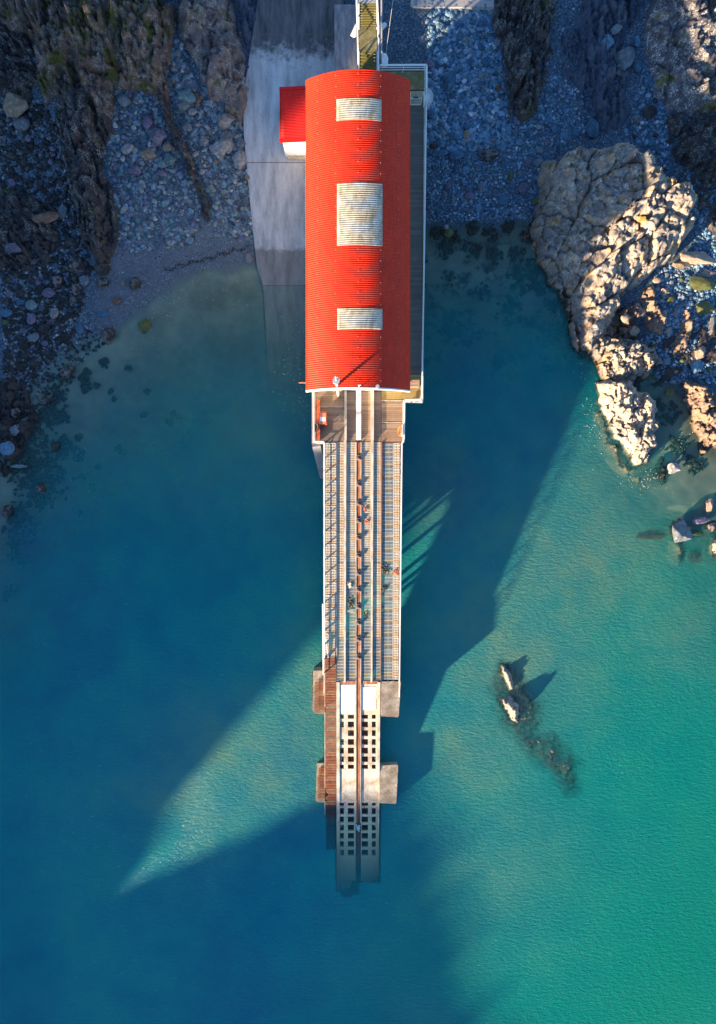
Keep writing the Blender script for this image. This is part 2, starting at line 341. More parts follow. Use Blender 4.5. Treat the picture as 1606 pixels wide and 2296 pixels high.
M['pinkorange'] = surf('faded_orange_lid', [(.3, (.4, .08, .04)), (.5, (.72, .24, .14)), (.8, (.8, .35, .22))], 3.5, rough=.5, bstr=.1)
M['black'] = surf('black_rubber', [(.3, (.015, .015, .018)), (.7, (.04, .04, .045))], 3, rough=.6)
M['brownbox'] = surf('brown_board', [(.3, (.30, .21, .14)), (.7, (.42, .31, .22))], 2, (1, 3, 1), rough=.7)
M['olive'] = surf('algae_covered_deck', [(.3, (.14, .115, .035)), (.5, (.20, .17, .075)), (.7, (.28, .25, .14))], 1.6, rough=.85, bstr=.3, fine=(9, .25))
M['foam'] = surf('sea_foam', [(.3, (.55, .6, .65)), (.7, (.75, .8, .82))], 3, rough=.6)
M['weedmat'] = surf('dark_seaweed', [(.3, (.008, .009, .008)), (.6, (.022, .020, .012)), (.8, (.05, .04, .02))], 5, rough=.6, bstr=.5)
M['redweed'] = surf('dried_red_weed', [(.3, (.22, .03, .02)), (.7, (.42, .08, .04))], 6, rough=.7)
M['fleck'] = surf('pale_flotsam', [(.3, (.35, .32, .25)), (.7, (.55, .52, .46))], 4, rough=.6)

def plank_mat(name, cols, pitch=.14, along='Y', grime=.6, rough=.8, gap=.12):
    """boards running in x (joints stepped along y)"""
    m, nt, nn, ll = new_mat(name)
    v, tc = coords(nt); sep = nn.new('ShaderNodeSeparateXYZ'); ll.new(v, sep.inputs[0])
    s = mth(nt, 'DIVIDE', sep.outputs[along], pitch); fr = mth(nt, 'FRACT', s); fl = mth(nt, 'FLOOR', s)
    wn = N(nt, 'ShaderNodeTexWhiteNoise'); wn.noise_dimensions = '1D'; ll.new(fl, wn.inputs['W'])
    f = noise(nt, v, 1.0, 7, .65); k = mth(nt, 'ADD', mth(nt, 'MULTIPLY', wn.outputs['Value'], .35), mth(nt, 'MULTIPLY', f, .65))
    r = ramp(nt, [(.2, cols[0]), (.5, cols[1]), (.8, cols[2])]); ll.new(k, r.inputs[0])
    g = mth(nt, 'LESS_THAN', fr, gap); g = mth(nt, 'MULTIPLY', g, grime)
    col = mixc(nt, r.outputs[0], (.03, .022, .018), g)
    finish(nt, col, rough, 0, f, .25, .02)
    return m
M['deck'] = plank_mat('brown_deck_boards', [(.21, .125, .075), (.32, .21, .135), (.44, .31, .21)], .19)
M['deck_y'] = plank_mat('mossy_deck_boards', [(.30, .2, .06), (.38, .27, .10), (.46, .34, .17)], .19)
M['deck_d'] = plank_mat('stained_deck_boards', [(.13, .095, .08), (.2, .145, .115), (.28, .21, .165)], .19)
M['deck_grey'] = plank_mat('dark_grey_walkway_boards', [(.10, .085, .075), (.135, .12, .105), (.19, .165, .145)], .24)
M['tread'] = plank_mat('mossy_stair_treads', [(.10, .085, .02), (.20, .165, .035), (.30, .25, .08)], .2)

def grating_mat(name, bar, under, px=.13, py=.22, fx=.5, fy=.38, tint=None, hole=1.0):
    m, nt, nn, ll = new_mat(name)
    v, tc = coords(nt); sep = nn.new('ShaderNodeSeparateXYZ'); ll.new(v, sep.inputs[0])
    a = mth(nt, 'LESS_THAN', mth(nt, 'FRACT', mth(nt, 'DIVIDE', sep.outputs['X'], px)), fx)
    b = mth(nt, 'LESS_THAN', mth(nt, 'FRACT', mth(nt, 'DIVIDE', sep.outputs['Y'], py)), fy)
    k = mth(nt, 'MAXIMUM', a, b)
    f = noise(nt, v, 1.2, 7, .65); r = ramp(nt, [(.3, tuple(c*.65 for c in bar)), (.5, bar), (.72, tuple(min(1, c*1.25) for c in bar))]); ll.new(f, r.inputs[0]); col = r.outputs[0]
    if tint:
        t = noise(nt, v, .9, 4, .6); tr = ramp(nt, [(.5, (0,)*3), (.62, (1,)*3)]); ll.new(t, tr.inputs[0]); col = mixc(nt, col, tint, mth(nt, 'MULTIPLY', tr.outputs[0], .7))
    # openings between the bars
    al = mth(nt, 'ADD', k, 1-hole, True)
    finish(nt, col, .7, 0, f, .2, .02, alpha=al)
    return m
M['grate'] = grating_mat('grey_grating', (.44, .41, .36), 0, tint=(.42, .26, .10))
M['grate_b'] = grating_mat('worn_grey_grating', (.50, .44, .36), 0, px=.15, py=.26, tint=(.48, .25, .08))
M['grate_thin'] = grating_mat('fine_blue_grey_grating', (.30, .33, .36), 0, px=.12, py=.34, fx=.36, fy=.2, tint=(.45, .34, .14))
M['grate_rust'] = grating_mat('rusty_grating', (.27, .085, .04), 0, px=.12, py=.3, fx=.5, fy=.25, tint=(.36, .20, .10))
M['grate_dark'] = grating_mat('wet_dark_grating', (.05, .035, .035), 0, px=.14, py=.24)

def ramp_mat():
    m, nt, nn, ll = new_mat('launching_ramp_concrete')
    v, tc = coords(nt); v2, _ = coords(nt, (1.6, .35, 1)); geo = nn.new('ShaderNodeNewGeometry'); sep = nn.new('ShaderNodeSeparateXYZ'); ll.new(geo.outputs['Position'], sep.inputs[0])
    a = noise(nt, v2, .9, 8, .65); b = noise(nt, v, 1.1, 10, .75); c = noise(nt, v, 9, 4, .7)
    r = ramp(nt, [(.3, (.28, .275, .28)), (.55, (.48, .47, .47)), (.75, (.62, .6, .58))]); ll.new(a, r.inputs[0]); col = r.outputs[0]
    # dark weathered upper end
    up = mth(nt, 'ADD', mth(nt, 'MULTIPLY', mth(nt, 'SUBTRACT', sep.outputs['Y'], 45.6), .55), mth(nt, 'MULTIPLY', mth(nt, 'SUBTRACT', b, .5), 4.5), True)
    up = mth(nt, 'MULTIPLY', up, mth(nt, 'MULTIPLY', mth(nt, 'ADD', sep.outputs['X'], 12.2), .6, True))
    dk = ramp(nt, [(.35, (.055, .055, .06)), (.6, (.14, .13, .13)), (.75, (.24, .22, .2))]); ll.new(a, dk.inputs[0])
    col = mixc(nt, col, dk.outputs[0], up)
    # wet band
    wn = noise(nt, v, 1.3, 5, .6)
    w = mth(nt, 'MULTIPLY', mth(nt, 'ADD', mth(nt, 'SUBTRACT', .50, sep.outputs['Z']), mth(nt, 'MULTIPLY', mth(nt, 'SUBTRACT', wn, .5), .18)), 20, True)
    col = mixc(nt, col, (.50, .49, .47), w, 'MULTIPLY')
    fr = ramp(nt, [(.3, (.85,)*3), (.7, (1.1,)*3)]); ll.new(c, fr.inputs[0]); col = mixc(nt, col, fr.outputs[0], 1, 'MULTIPLY')
    js = mth(nt, 'LESS_THAN', mth(nt, 'FRACT', mth(nt, 'DIVIDE', mth(nt, 'ADD', sep.outputs['Y'], .55), 12.2)), .006)
    col = mixc(nt, col, (.12, .11, .10), js)
    finish(nt, col, .85, 0, mth(nt, 'ADD', a, mth(nt, 'MULTIPLY', c, .3)), .35, .03)
    return m
M['ramp'] = ramp_mat()
M['cobblewall'] = None
def cobble_wall():
    m, nt, nn, ll = new_mat('concrete_with_set_stones')
    v, _ = coords(nt); vor = N(nt, 'ShaderNodeTexVoronoi', Scale=2.4); ll.new(v, vor.inputs['Vector'])
    sc = nn.new('ShaderNodeSeparateColor'); ll.new(vor.outputs['Color'], sc.inputs[0])
    r = ramp(nt, [(0, (.10, .14, .2)), (.5, (.16, .16, .22)), (1, (.32, .28, .26))]); ll.new(sc.outputs[0], r.inputs[0])
    k = ramp(nt, [(.30, (0,)*3), (.36, (1,)*3)]); ll.new(vor.outputs['Distance'], k.inputs[0])
    col = mixc(nt, r.outputs[0], (.36, .33, .31), k.outputs[0]); f = noise(nt, v, 5, 5)
    finish(nt, col, .85, 0, f, .3, .02); return m
M['cobblewall'] = cobble_wall()

# ------------------------------------------------------------------ object helpers
WL = {}
def mesh_np(name, verts, faces, smooth=False):
    me = bpy.data.meshes.new(name)
    verts = np.asarray(verts, np.float32)
    if isinstance(faces, np.ndarray):
        n = faces.shape[1]; me.vertices.add(len(verts)); me.vertices.foreach_set('co', verts.ravel())
        me.loops.add(faces.size); me.loops.foreach_set('vertex_index', faces.astype(np.int32).ravel())
        me.polygons.add(len(faces)); me.polygons.foreach_set('loop_start', np.arange(len(faces), dtype=np.int32)*n)
        me.update(calc_edges=True); me.validate()
    else:
        me.from_pydata([tuple(map(float, v)) for v in verts], [], faces); me.update()
    if smooth: me.polygons.foreach_set('use_smooth', np.ones(len(me.polygons), bool))
    return me
def tag(o, label=None, cat=None, group=None, kind=None):
    if label: o['label'] = label
    if cat: o['category'] = cat
    if group: o['group'] = group
    if kind: o['kind'] = kind
    return o
def thing(name, loc, label, cat, group=None):
    o = bpy.data.objects.new(name, None); C.objects.link(o); o.location = loc; o.empty_display_size = .3
    WL[o] = Vector(loc); return tag(o, label, cat, group)
def link(name, me, mat, parent=None, center=None):
    o = bpy.data.objects.new(name, me); C.objects.link(o)
    if mat is not None: me.materials.append(mat)
    c = Vector(center) if center is not None else Vector((0, 0, 0))
    WL[o] = c
    if parent is not None: o.parent = parent; o.location = c - WL[parent]
    else: o.location = c
    return o
def obj(name, verts, faces, mat, parent=None, smooth=False, base=False):
    v = np.asarray(verts, float); c = (v.min(0)+v.max(0))/2
    if base: c[2] = v[:, 2].min()
    me = mesh_np(name, v-c, faces, smooth)
    return link(name, me, mat, parent, c)
class MB:
    def __init__(s): s.v = []; s.f = []
    def add(s, v, f):
        b = len(s.v); s.v += [tuple(x) for x in v]; s.f += [tuple(b+i for i in q) for q in f]; return s
    def box(s, x0, x1, y0, y1, z0, z1):
        return s.add([(x0,y0,z0),(x1,y0,z0),(x1,y1,z0),(x0,y1,z0),(x0,y0,z1),(x1,y0,z1),(x1,y1,z1),(x0,y1,z1)],
                     [(0,3,2,1),(4,5,6,7),(0,1,5,4),(1,2,6,5),(2,3,7,6),(3,0,4,7)])
    def bar(s, a, b, w, h):
        a = Vector(a); b = Vector(b); d = (b-a).normalized()
        up = Vector((0, 0, 1)) if abs(d.z) < .95 else Vector((0, 1, 0))
        r = d.cross(up).normalized()*w/2; u = r.cross(d).normalized()*h/2
        v = [p+q for p in (a, b) for q in (-r-u, r-u, r+u, -r+u)]
        return s.add(v, [(0,1,2,3),(7,6,5,4),(0,4,5,1),(1,5,6,2),(2,6,7,3),(3,7,4,0)])
    def tube(s, a, b, r, n=10, r2=None):
        a = Vector(a); b = Vector(b); d = (b-a).normalized(); r2 = r if r2 is None else r2
        up = Vector((0, 0, 1)) if abs(d.z) < .9 else Vector((1, 0, 0))
        x = d.cross(up).normalized(); y = x.cross(d)
        v = [a+(x*math.cos(t)+y*math.sin(t))*r for t in [2*PI*i/n for i in range(n)]]
        v += [b+(x*math.cos(t)+y*math.sin(t))*r2 for t in [2*PI*i/n for i in range(n)]]
        f = [(i, (i+1) % n, n+(i+1) % n, n+i) for i in range(n)] + [tuple(range(n))[::-1], tuple(range(n, 2*n))]
        return s.add(v, f)
    def prism(s, pts, z0, z1):
        n = len(pts)
        zt = z1 if hasattr(z1, '__len__') else [z1]*n; zb = z0 if hasattr(z0, '__len__') else [z0]*n
        v = [(p[0], p[1], zb[i]) for i, p in enumerate(pts)] + [(p[0], p[1], zt[i]) for i, p in enumerate(pts)]
        return s.add(v, [tuple(range(n))[::-1], tuple(range(n, 2*n))] + [(i, (i+1) % n, n+(i+1) % n, n+i) for i in range(n)])
    def build(s, name, mat, parent=None, smooth=False): return obj(name, s.v, s.f, mat, parent, smooth)

def boxat(px0, px1, py0, py1, z0, z1, zr=None):
    """a box whose top outline is measured at height z1"""
    zr = z1 if zr is None else zr
    a = P(px0, py1, zr); b = P(px1, py0, zr)
    return MB().box(a[0], b[0], a[1], b[1], z0, z1)

# ------------------------------------------------------------------ outcrops
HF = []          # height fields, for the depth of water over them
def outcrop(name, poly, h, w, label, mat, base=None, cell=(1.6, 4.0), ang=.15, seed=1, amp=.5, s=.13, crack=.6, zp=1.5, warp=.7, tilt=.35, floor=-.8, fine=.25, lean=0, cat='rock outcrop', group=None, ridge=0):
    pw = PA(poly, zp)
    x0, y0 = pw.min(0)-1.2; x1, y1 = pw.max(0)+1.2
    nx = int((x1-x0)/s)+2; ny = int((y1-y0)/s)+2
    X, Y = np.meshgrid(x0+np.arange(nx)*s, y0+np.arange(ny)*s)
    wx = (fbm(X*.8, Y*.8, seed+31)-.5)*warp*2; wy = (fbm(X*.8, Y*.8, seed+47)-.5)*warp*2
    D = sdist(X+wx*.8, Y+wy*.8, pw)
    sea = base == 'sea'
    G = ground(X, Y) if base is None else (np.maximum(ground(X, Y), -.12) if sea else np.full(X.shape, float(base)))
    ca, sa = math.cos(ang), math.sin(ang)
    def block(cw, cl, sd, A, T, ck, wp):
        U = ((X+wx*wp)*ca+(Y+wy*wp)*sa)/cw; V = (-(X+wx*wp)*sa+(Y+wy*wp)*ca)/cl
        f1, f2, cx, cy, ci, cj = worley(U, V, sd)
        a = (h2(ci, cj, sd+1)-.5)*2*A
        tx = (h2(ci, cj, sd+2)-.5)*2*T; ty = (h2(ci, cj, sd+3)-.5)*2*T
        r = a + tx*(U-cx)*cw + ty*(V-cy)*cl
        return r - ck*np.exp(-((f2-f1)/.05)**1.2)
    B = block(cell[0], cell[1], seed*7+1, amp*1.15, tilt, crack*.6, .35) + block(cell[0]*.45, cell[1]*.28, seed*7+50, amp*.6, tilt*1.5, crack*.16, .35) + block(cell[0]*.2, cell[1]*.11, seed*7+80, amp*.22, tilt*1.8, crack*.05, .5)
    tq = ((X+wx*.4)*ca+(Y+wy*.4)*sa)/(cell[0]*.42)+(fbm(X*.3, Y*.3, seed+70)-.5)*2; qf = tq-np.floor(tq)
    B = B + (qf-.5)*amp*.8*(.3+h2(np.floor(tq), np.floor(tq)*0, seed))*np.clip(fbm(X*.35, Y*.35, seed+77)*3-.9, 0, 1)
    F = (fbm(X*2.2, Y*1.3, seed+90, 5)-.5)*fine*2 + (fbm(X*7, Y*5, seed+93, 3)-.5)*.12
    env = np.where(D > 0, 1-np.exp(-np.maximum(D, 0)/w), 1.6*D/w)
    env = np.where(D > -1.5, env, -3)
    if ridge: env = env*(1+ridge*(fbm(X*.25, Y*.25, seed+5)-.5))
    Z = G + h*env + (B+F)*np.clip(env*2.2+.25, .12, 1)*min(1, h/1.2+.25)
    if lean: Z = Z + lean*((X-pw[:, 0].mean())*.78+(Y-pw[:, 1].mean())*.63)*np.clip(env*1.2, 0, 1)
    keep = (Z > G-.45) & (D > -1.3) if base is None else (Z > (-2.2 if sea else floor)) & (D > -1.3)
    HF.append((x0, y0, s, np.where(keep, Z, -99)))
    idx = np.arange(nx*ny).reshape(ny, nx)
    kf = keep[:-1, :-1] & keep[1:, :-1] & keep[:-1, 1:] & keep[1:, 1:]
    q = np.stack([idx[:-1, :-1][kf], idx[:-1, 1:][kf], idx[1:, 1:][kf], idx[1:, :-1][kf]], 1)
    used = np.unique(q); rm = -np.ones(nx*ny, int); rm[used] = np.arange(len(used)); q = rm[q]
    V = np.stack([X.ravel()[used], Y.ravel()[used], Z.ravel()[used]], 1)
    V[:, 0] += (h2(V[:, 0]*97, V[:, 1]*91, 3)-.5)*s*.5; V[:, 1] += (h2(V[:, 0]*87, V[:, 1]*83, 4)-.5)*s*.5
    # closed underside so the rock is a solid
    nq = len(used); Vb = V.copy(); Vb[:, 2] = V[:, 2].min()-.6
    e = {}
    A = np.concatenate([q[:, [0, 1]], q[:, [1, 2]], q[:, [2, 3]], q[:, [3, 0]]])
    key = np.minimum(A[:, 0], A[:, 1])*10**7+np.maximum(A[:, 0], A[:, 1])
    uq, inv, cnt = np.unique(key, return_inverse=True, return_counts=True)
    bd = A[cnt[inv] == 1]
    side = np.stack([bd[:, 1], bd[:, 0], bd[:, 0]+nq, bd[:, 1]+nq], 1)
    o = obj(name, np.concatenate([V, Vb]), np.concatenate([q, side]), M[mat], base=True)
    return tag(o, label, cat, group)

R = outcrop
R('rock_outcrop', [(-60,-60),(388,-60),(388,0),(385,60),(378,120),(376,205),(352,215),(330,195),(290,190),(245,185),(240,262),(205,255),(140,195),(90,225),(75,95),(-60,70)], 4.2, 2.2,
  'large mossy brown cliff filling the top left corner above the pebble beach', 'rock_left', cell=(1.3, 3.6), ang=-.12, seed=3, amp=.75, crack=.9, tilt=.5, zp=4, cat='cliff')
R('rock_outcrop', [(128,190),(240,195),(252,300),(228,340),(232,390),(255,425),(252,520),(235,570),(203,592),(172,520),(150,440),(132,300)], 2.3, 1.5,
  'long dark rock ridge running down the left beach to the stony sand', 'rock_dark', cell=(.9, 4.2), ang=.02, seed=5, amp=.55, crack=.8, zp=2.5)
R('rock_outcrop', [(392,-60),(522,-60),(530,70),(549,110),(547,200),(540,268),(505,237),(470,205),(440,190),(425,110),(400,60)], 2.6, 1.6,
  'pale pinkish rock slab against the left side of the concrete ramp', 'rock_slab', cell=(2.4, 3.4), ang=-.5, seed=8, amp=.5, crack=.6, zp=4)
R('rock_outcrop', [(520,-60),(590,-60),(578,60),(560,140),(548,220),(540,200),(548,110),(530,70)], .7, .8,
  'low blue grey rock strip between the pink slab and the concrete ramp', 'rock_blue', cell=(.8, 3), seed=9, amp=.15, crack=.2, zp=3)  # blue tint of the shade over this strip is put into its rock
R('rock_outcrop', [(360,200),(386,258),(412,300),(434,370),(464,440),(470,482),(452,484),(425,402),(396,330),(368,270)], 1.1, .6,
  'narrow rock fin slanting down the left beach between two pebble patches', 'rock_dark', cell=(.8, 3.5), ang=.4, seed=11, amp=.3, crack=.35, zp=2.5)
R('rock_outcrop', [(0,430),(60,440),(140,470),(130,540),(90,600),(30,610),(-40,600),(-40,430)], .8, 1.0,
  'dark weed covered rock hump at the left edge of the photo', 'rock_dark', cell=(1.0, 1.6), ang=.6, seed=12, amp=.45, crack=.5, zp=1)
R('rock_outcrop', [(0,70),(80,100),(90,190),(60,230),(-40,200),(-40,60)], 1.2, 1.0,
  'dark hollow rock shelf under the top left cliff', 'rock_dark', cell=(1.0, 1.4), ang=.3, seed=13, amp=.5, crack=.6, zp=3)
R('rock_outcrop', [(-40,840),(40,850),(75,900),(80,960),(50,1010),(20,1060),(-40,1080)], .75, 1.2,
  'black weedy rock shelf at the waterline on the left edge', 'rock_dark', cell=(1.2, 1.4), ang=.3, seed=14, amp=.5, crack=.5, zp=.3)
# right side
R('rock_outcrop', [(1105,-60),(1246,-60),(1243,88),(1230,177),(1208,247),(1180,262),(1144,247),(1127,185),(1113,110),(1096,66)], 2.1, 1.5,
  'dark jagged rock rib coming down from the top edge right of the stone wall', 'rock_dark', cell=(1.0, 4.0), ang=-.1, seed=21, amp=.6, crack=.7, zp=2)
R('rock_outcrop', [(1262,80),(1290,50),(1330,-60),(1450,-60),(1445,66),(1424,115),(1415,247),(1376,293),(1338,276),(1320,260),(1285,230),(1262,155)], 1.1, 1.6,
  'blue grey ribbed rock apron with long pale streaks in the upper right', 'rock_blue', cell=(1.1, 6.0), ang=.06, seed=22, amp=.35, crack=.45, zp=2)
R('rock_outcrop', [(1449,-60),(1680,-60),(1680,238),(1560,247),(1515,247),(1484,221),(1466,177),(1460,132),(1451,88)], 1.7, 1.4,
  'broad lichen spotted rock face in the top right corner', 'rock_lichen', cell=(3.2, 4.2), ang=-.5, seed=23, amp=.4, crack=.5, zp=2.5)
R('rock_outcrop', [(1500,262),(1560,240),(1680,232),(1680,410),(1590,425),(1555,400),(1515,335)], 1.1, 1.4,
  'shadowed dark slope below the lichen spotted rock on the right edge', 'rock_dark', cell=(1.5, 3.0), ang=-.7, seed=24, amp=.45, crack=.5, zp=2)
R('rock_outcrop', [(1222,341),(1238,335),(1290,325),(1360,317),(1416,325),(1449,345),(1484,378),(1515,412),(1551,424),(1562,459),(1565,508),(1534,556),(1482,597),(1433,640),(1396,690),(1384,735),(1345,790),(1320,785),(1308,762),(1290,690),(1266,626),(1238,597),(1213,532),(1197,483),(1215,443)], 3.7, .9,
  'biggest pale rock on the right shore with an ochre and sunlit crown', 'rock_pale', cell=(3.4, 4.6), ang=-.45, base='sea', seed=31, lean=0.16, s=.10, amp=.5, crack=1.3, zp=3, tilt=.26)
R('rock_outcrop', [(1318,735),(1360,728),(1378,745),(1420,755),(1475,775),(1474,818),(1445,862),(1405,866),(1358,862),(1338,805)], 1.9, .6,
  'sunlit cracked block below the biggest rock on the right shore', 'rock_pale', cell=(1.6, 1.7), ang=.5, base='sea', seed=32, lean=0.22, s=.09, amp=.4, crack=.7, zp=1.2)
R('rock_outcrop', [(1338,852),(1372,838),(1410,836),(1432,877),(1464,887),(1477,922),(1480,949),(1464,971),(1482,1006),(1462,1013),(1459,1032),(1427,1047),(1411,1010),(1386,981),(1372,941),(1346,893)], 1.8, .6,
  'bleached pointed rock at the seaward tip of the right shore', 'rock_sea', cell=(1.5, 2.6), ang=.2, base='sea', seed=33, lean=0.16, s=.09, amp=.4, crack=.7, zp=.8)
R('rock_outcrop', [(1534,847),(1588,858),(1612,914),(1660,950),(1660,1010),(1585,1010),(1555,941),(1550,906),(1534,900)], 1.6, .6,
  'sunlit blocky rock reaching the right edge beside the seaward tip', 'rock_brown', cell=(1.5, 1.7), ang=.4, base='sea', seed=34, lean=0.2, s=.09, amp=.4, crack=.7, zp=.8)
R('rock_outcrop', [(1447,640),(1470,632),(1484,650),(1480,680),(1497,712),(1490,745),(1465,750),(1450,735),(1455,700),(1444,670)], 1.1, .55,
  'large brown split boulder behind the cracked block on the right shore', 'rock_brown', cell=(1.3, 1.5), ang=.2, seed=35, lean=0.2, s=.09, amp=.25, crack=.4, zp=1.2, warp=.3, cat='boulder')
R('rock_outcrop', [(1541,685),(1553,690),(1557,735),(1545,775),(1530,802),(1518,795),(1508,768),(1530,735),(1538,705)], 1.2, .5,
  'tall leaning brown block among green stones near the right edge', 'rock_brown', cell=(1.4, 1.8), ang=-.4, seed=36, lean=0.2, s=.09, amp=.25, crack=.35, zp=1.2, warp=.3, cat='boulder')
R('rock_outcrop', [(1385,690),(1440,680),(1442,760),(1385,760)], .8, .6,
  'jumble of small brown blocks between the biggest rock and the split boulder', 'rock_brown', cell=(.9, .9), ang=.3, base='sea', seed=37, amp=.5, crack=.7, zp=1)
R('rock_outcrop', [(1330,700),(1395,720),(1400,765),(1350,775),(1325,765)], .7, .7,
  'knobbly weathered rock step joining the biggest rock to the cracked block', 'rock_brown', cell=(.8, 1.0), ang=.2, base='sea', seed=38, amp=.4, crack=.6, zp=1)
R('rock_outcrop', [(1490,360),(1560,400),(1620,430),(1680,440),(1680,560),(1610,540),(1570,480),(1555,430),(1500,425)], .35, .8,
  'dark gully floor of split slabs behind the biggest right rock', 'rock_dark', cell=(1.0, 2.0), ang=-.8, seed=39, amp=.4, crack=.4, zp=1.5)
R('rock_outcrop', [(1470,745),(1680,700),(1680,850),(1590,850),(1540,830),(1480,870),(1450,855)], .12, .8,
  'flat dark ground of tilted slabs near the right edge above the inlet', 'rock_dark', cell=(.8, 1.4), ang=-.9, seed=40, amp=.35, crack=.35, zp=.5)
# rocks in the sea
R('sea_rock', [(1119,1492),(1134,1491),(1150,1515),(1156,1545),(1145,1552),(1130,1525)], 1.15, .45,
  'upper sunlit sliver of the small rock islet in open water', 'rock_sea', base=-.35, cell=(.8, 1.4), ang=.4, seed=51, lean=0.15, amp=.25, crack=.3, zp=0, warp=.3, floor=-2.2, cat='sea rock')
R('sea_rock', [(1117,1563),(1145,1558),(1162,1579),(1168,1612),(1162,1627),(1149,1622),(1137,1612),(1127,1589)], 1.7, .5,
  'lower sunlit half of the small rock islet, with two pale lumps', 'rock_sea', base=-.45, cell=(.9, 1.1), ang=.3, seed=52, lean=0.15, amp=.3, crack=.5, zp=0, warp=.3, floor=-2.2, cat='sea rock')
R('sea_rock', [(1100,1540),(1125,1480),(1160,1490),(1180,1530),(1212,1580),(1212,1612),(1200,1640),(1235,1640),(1275,1680),(1298,1712),(1300,1775),(1276,1785),(1238,1735),(1190,1700),(1150,1650),(1125,1620)], 1.3, .7,
  'submerged brown reef trailing away from the small rock islet', 'rock_reef', base=-1.7, cell=(.8, 1.2), ang=.4, seed=53, amp=.28, crack=.4, zp=0, warp=.8, floor=-3.2, cat='reef')
R('sea_rock', [(1345,900),(1375,960),(1400,1010),(1425,1055),(1450,1060),(1440,1080),(1400,1060),(1360,990),(1335,920)], .9, .7,
  'submerged brown ledge hugging the seaward tip on its left side', 'rock_reef', base=-1.1, cell=(.8, 1.2), ang=.3, seed=54, amp=.3, crack=.3, zp=0, floor=-2.5, cat='reef')
R('sea_rock', [(1470,1040),(1490,1020),(1500,1050),(1505,1085),(1485,1095),(1470,1070)], .95, .6,
  'weedy half drowned rock left of the bright stone off the tip', 'rock_dark', base=-.85, cell=(.8, .9), ang=.3, seed=55, amp=.3, crack=.3, zp=0, floor=-2.5, cat='sea rock')
R('sea_rock', [(1598,1195),(1660,1190),(1660,1290),(1612,1265),(1600,1235)], 1.5, .6,
  'sunlit rock cut by the right edge low in the bay', 'rock_sea', base=-.7, cell=(1, 1.3), ang=.3, seed=56, amp=.3, crack=.4, zp=0, floor=-2.5, cat='sea rock')
R('sea_rock', [(1512,1215),(1528,1212),(1540,1240),(1538,1262),(1522,1255)], .7, .4,
  'thin submerged rib just below the grey pointed boulder', 'rock_reef', base=-.85, cell=(.5, .9), ang=.3, seed=57, amp=.2, crack=.3, zp=0, floor=-2.5, cat='sea rock')

# ------------------------------------------------------------------ stones
def ico(sub):
    import bmesh
    bm = bmesh.new(); bmesh.ops.create_icosphere(bm, subdivisions=sub, radius=1)
    v = np.array([x.co[:] for x in bm.verts]); f = np.array([[a.index for a in q.verts] for q in bm.faces]); bm.free()
    return v, f
IC = {k: ico(k) for k in (1, 2, 3, 4)}
def n3(v, s, seed):
    return (fbm(v[:, 0]*s+7, v[:, 1]*s+3+v[:, 2]*s*.7, seed)+fbm(v[:, 2]*s+1, v[:, 0]*s-v[:, 1]*s*.6+9, seed+3))-1
def stone(seed, angular):
    r = np.random.default_rng(seed); v, f = IC[4 if angular else 3]; v = v.copy()
    if angular:
        for _ in range(16):
            n = r.normal(size=3); n /= np.linalg.norm(n); d = r.uniform(.5, .8)
            k = v@n-d; v = v-np.where(k > 0, k, 0)[:, None]*n
        v = v*(1+.30*n3(v, 1.5, seed)[:, None]+.10*n3(v, 4.5, seed+9)[:, None])
        v[:, 2] -= .0
    else:
        for _ in range(4):
            n = r.normal(size=3); n /= np.linalg.norm(n); d = r.uniform(.72, .9)
            k = v@n-d; v = v-np.where(k > 0, k*.8, 0)[:, None]*n
        v = v*(1+.34*n3(v, 1.0, seed)[:, None]+.05*n3(v, 4, seed+5)[:, None])
    v /= np.abs(v).max(0)
    return mesh_np('stone', v, f, not angular)
ROUND = [stone(100+i, False) for i in range(7)]; ANG = [stone(200+i, True) for i in range(7)]
for me in ROUND+ANG: me.materials.append(M['grey'])
BOUL = []
def put_stone(name, x, y, z, rx, ry, rz, rot, mat, me, label, cat, group=None, tiltx=0, tilty=0):
    o = bpy.data.objects.new(name, me); C.objects.link(o)
    o.location = (x, y, z); o.scale = (rx, ry, rz); o.rotation_euler = (tiltx, tilty, rot)
    o.material_slots[0].link = 'OBJECT'; o.material_slots[0].material = M[mat]
    BOUL.append((x, y, z, max(rx, ry)*.9, rz, rx*.95, ry*.95, rot)); return tag(o, label, cat, group)
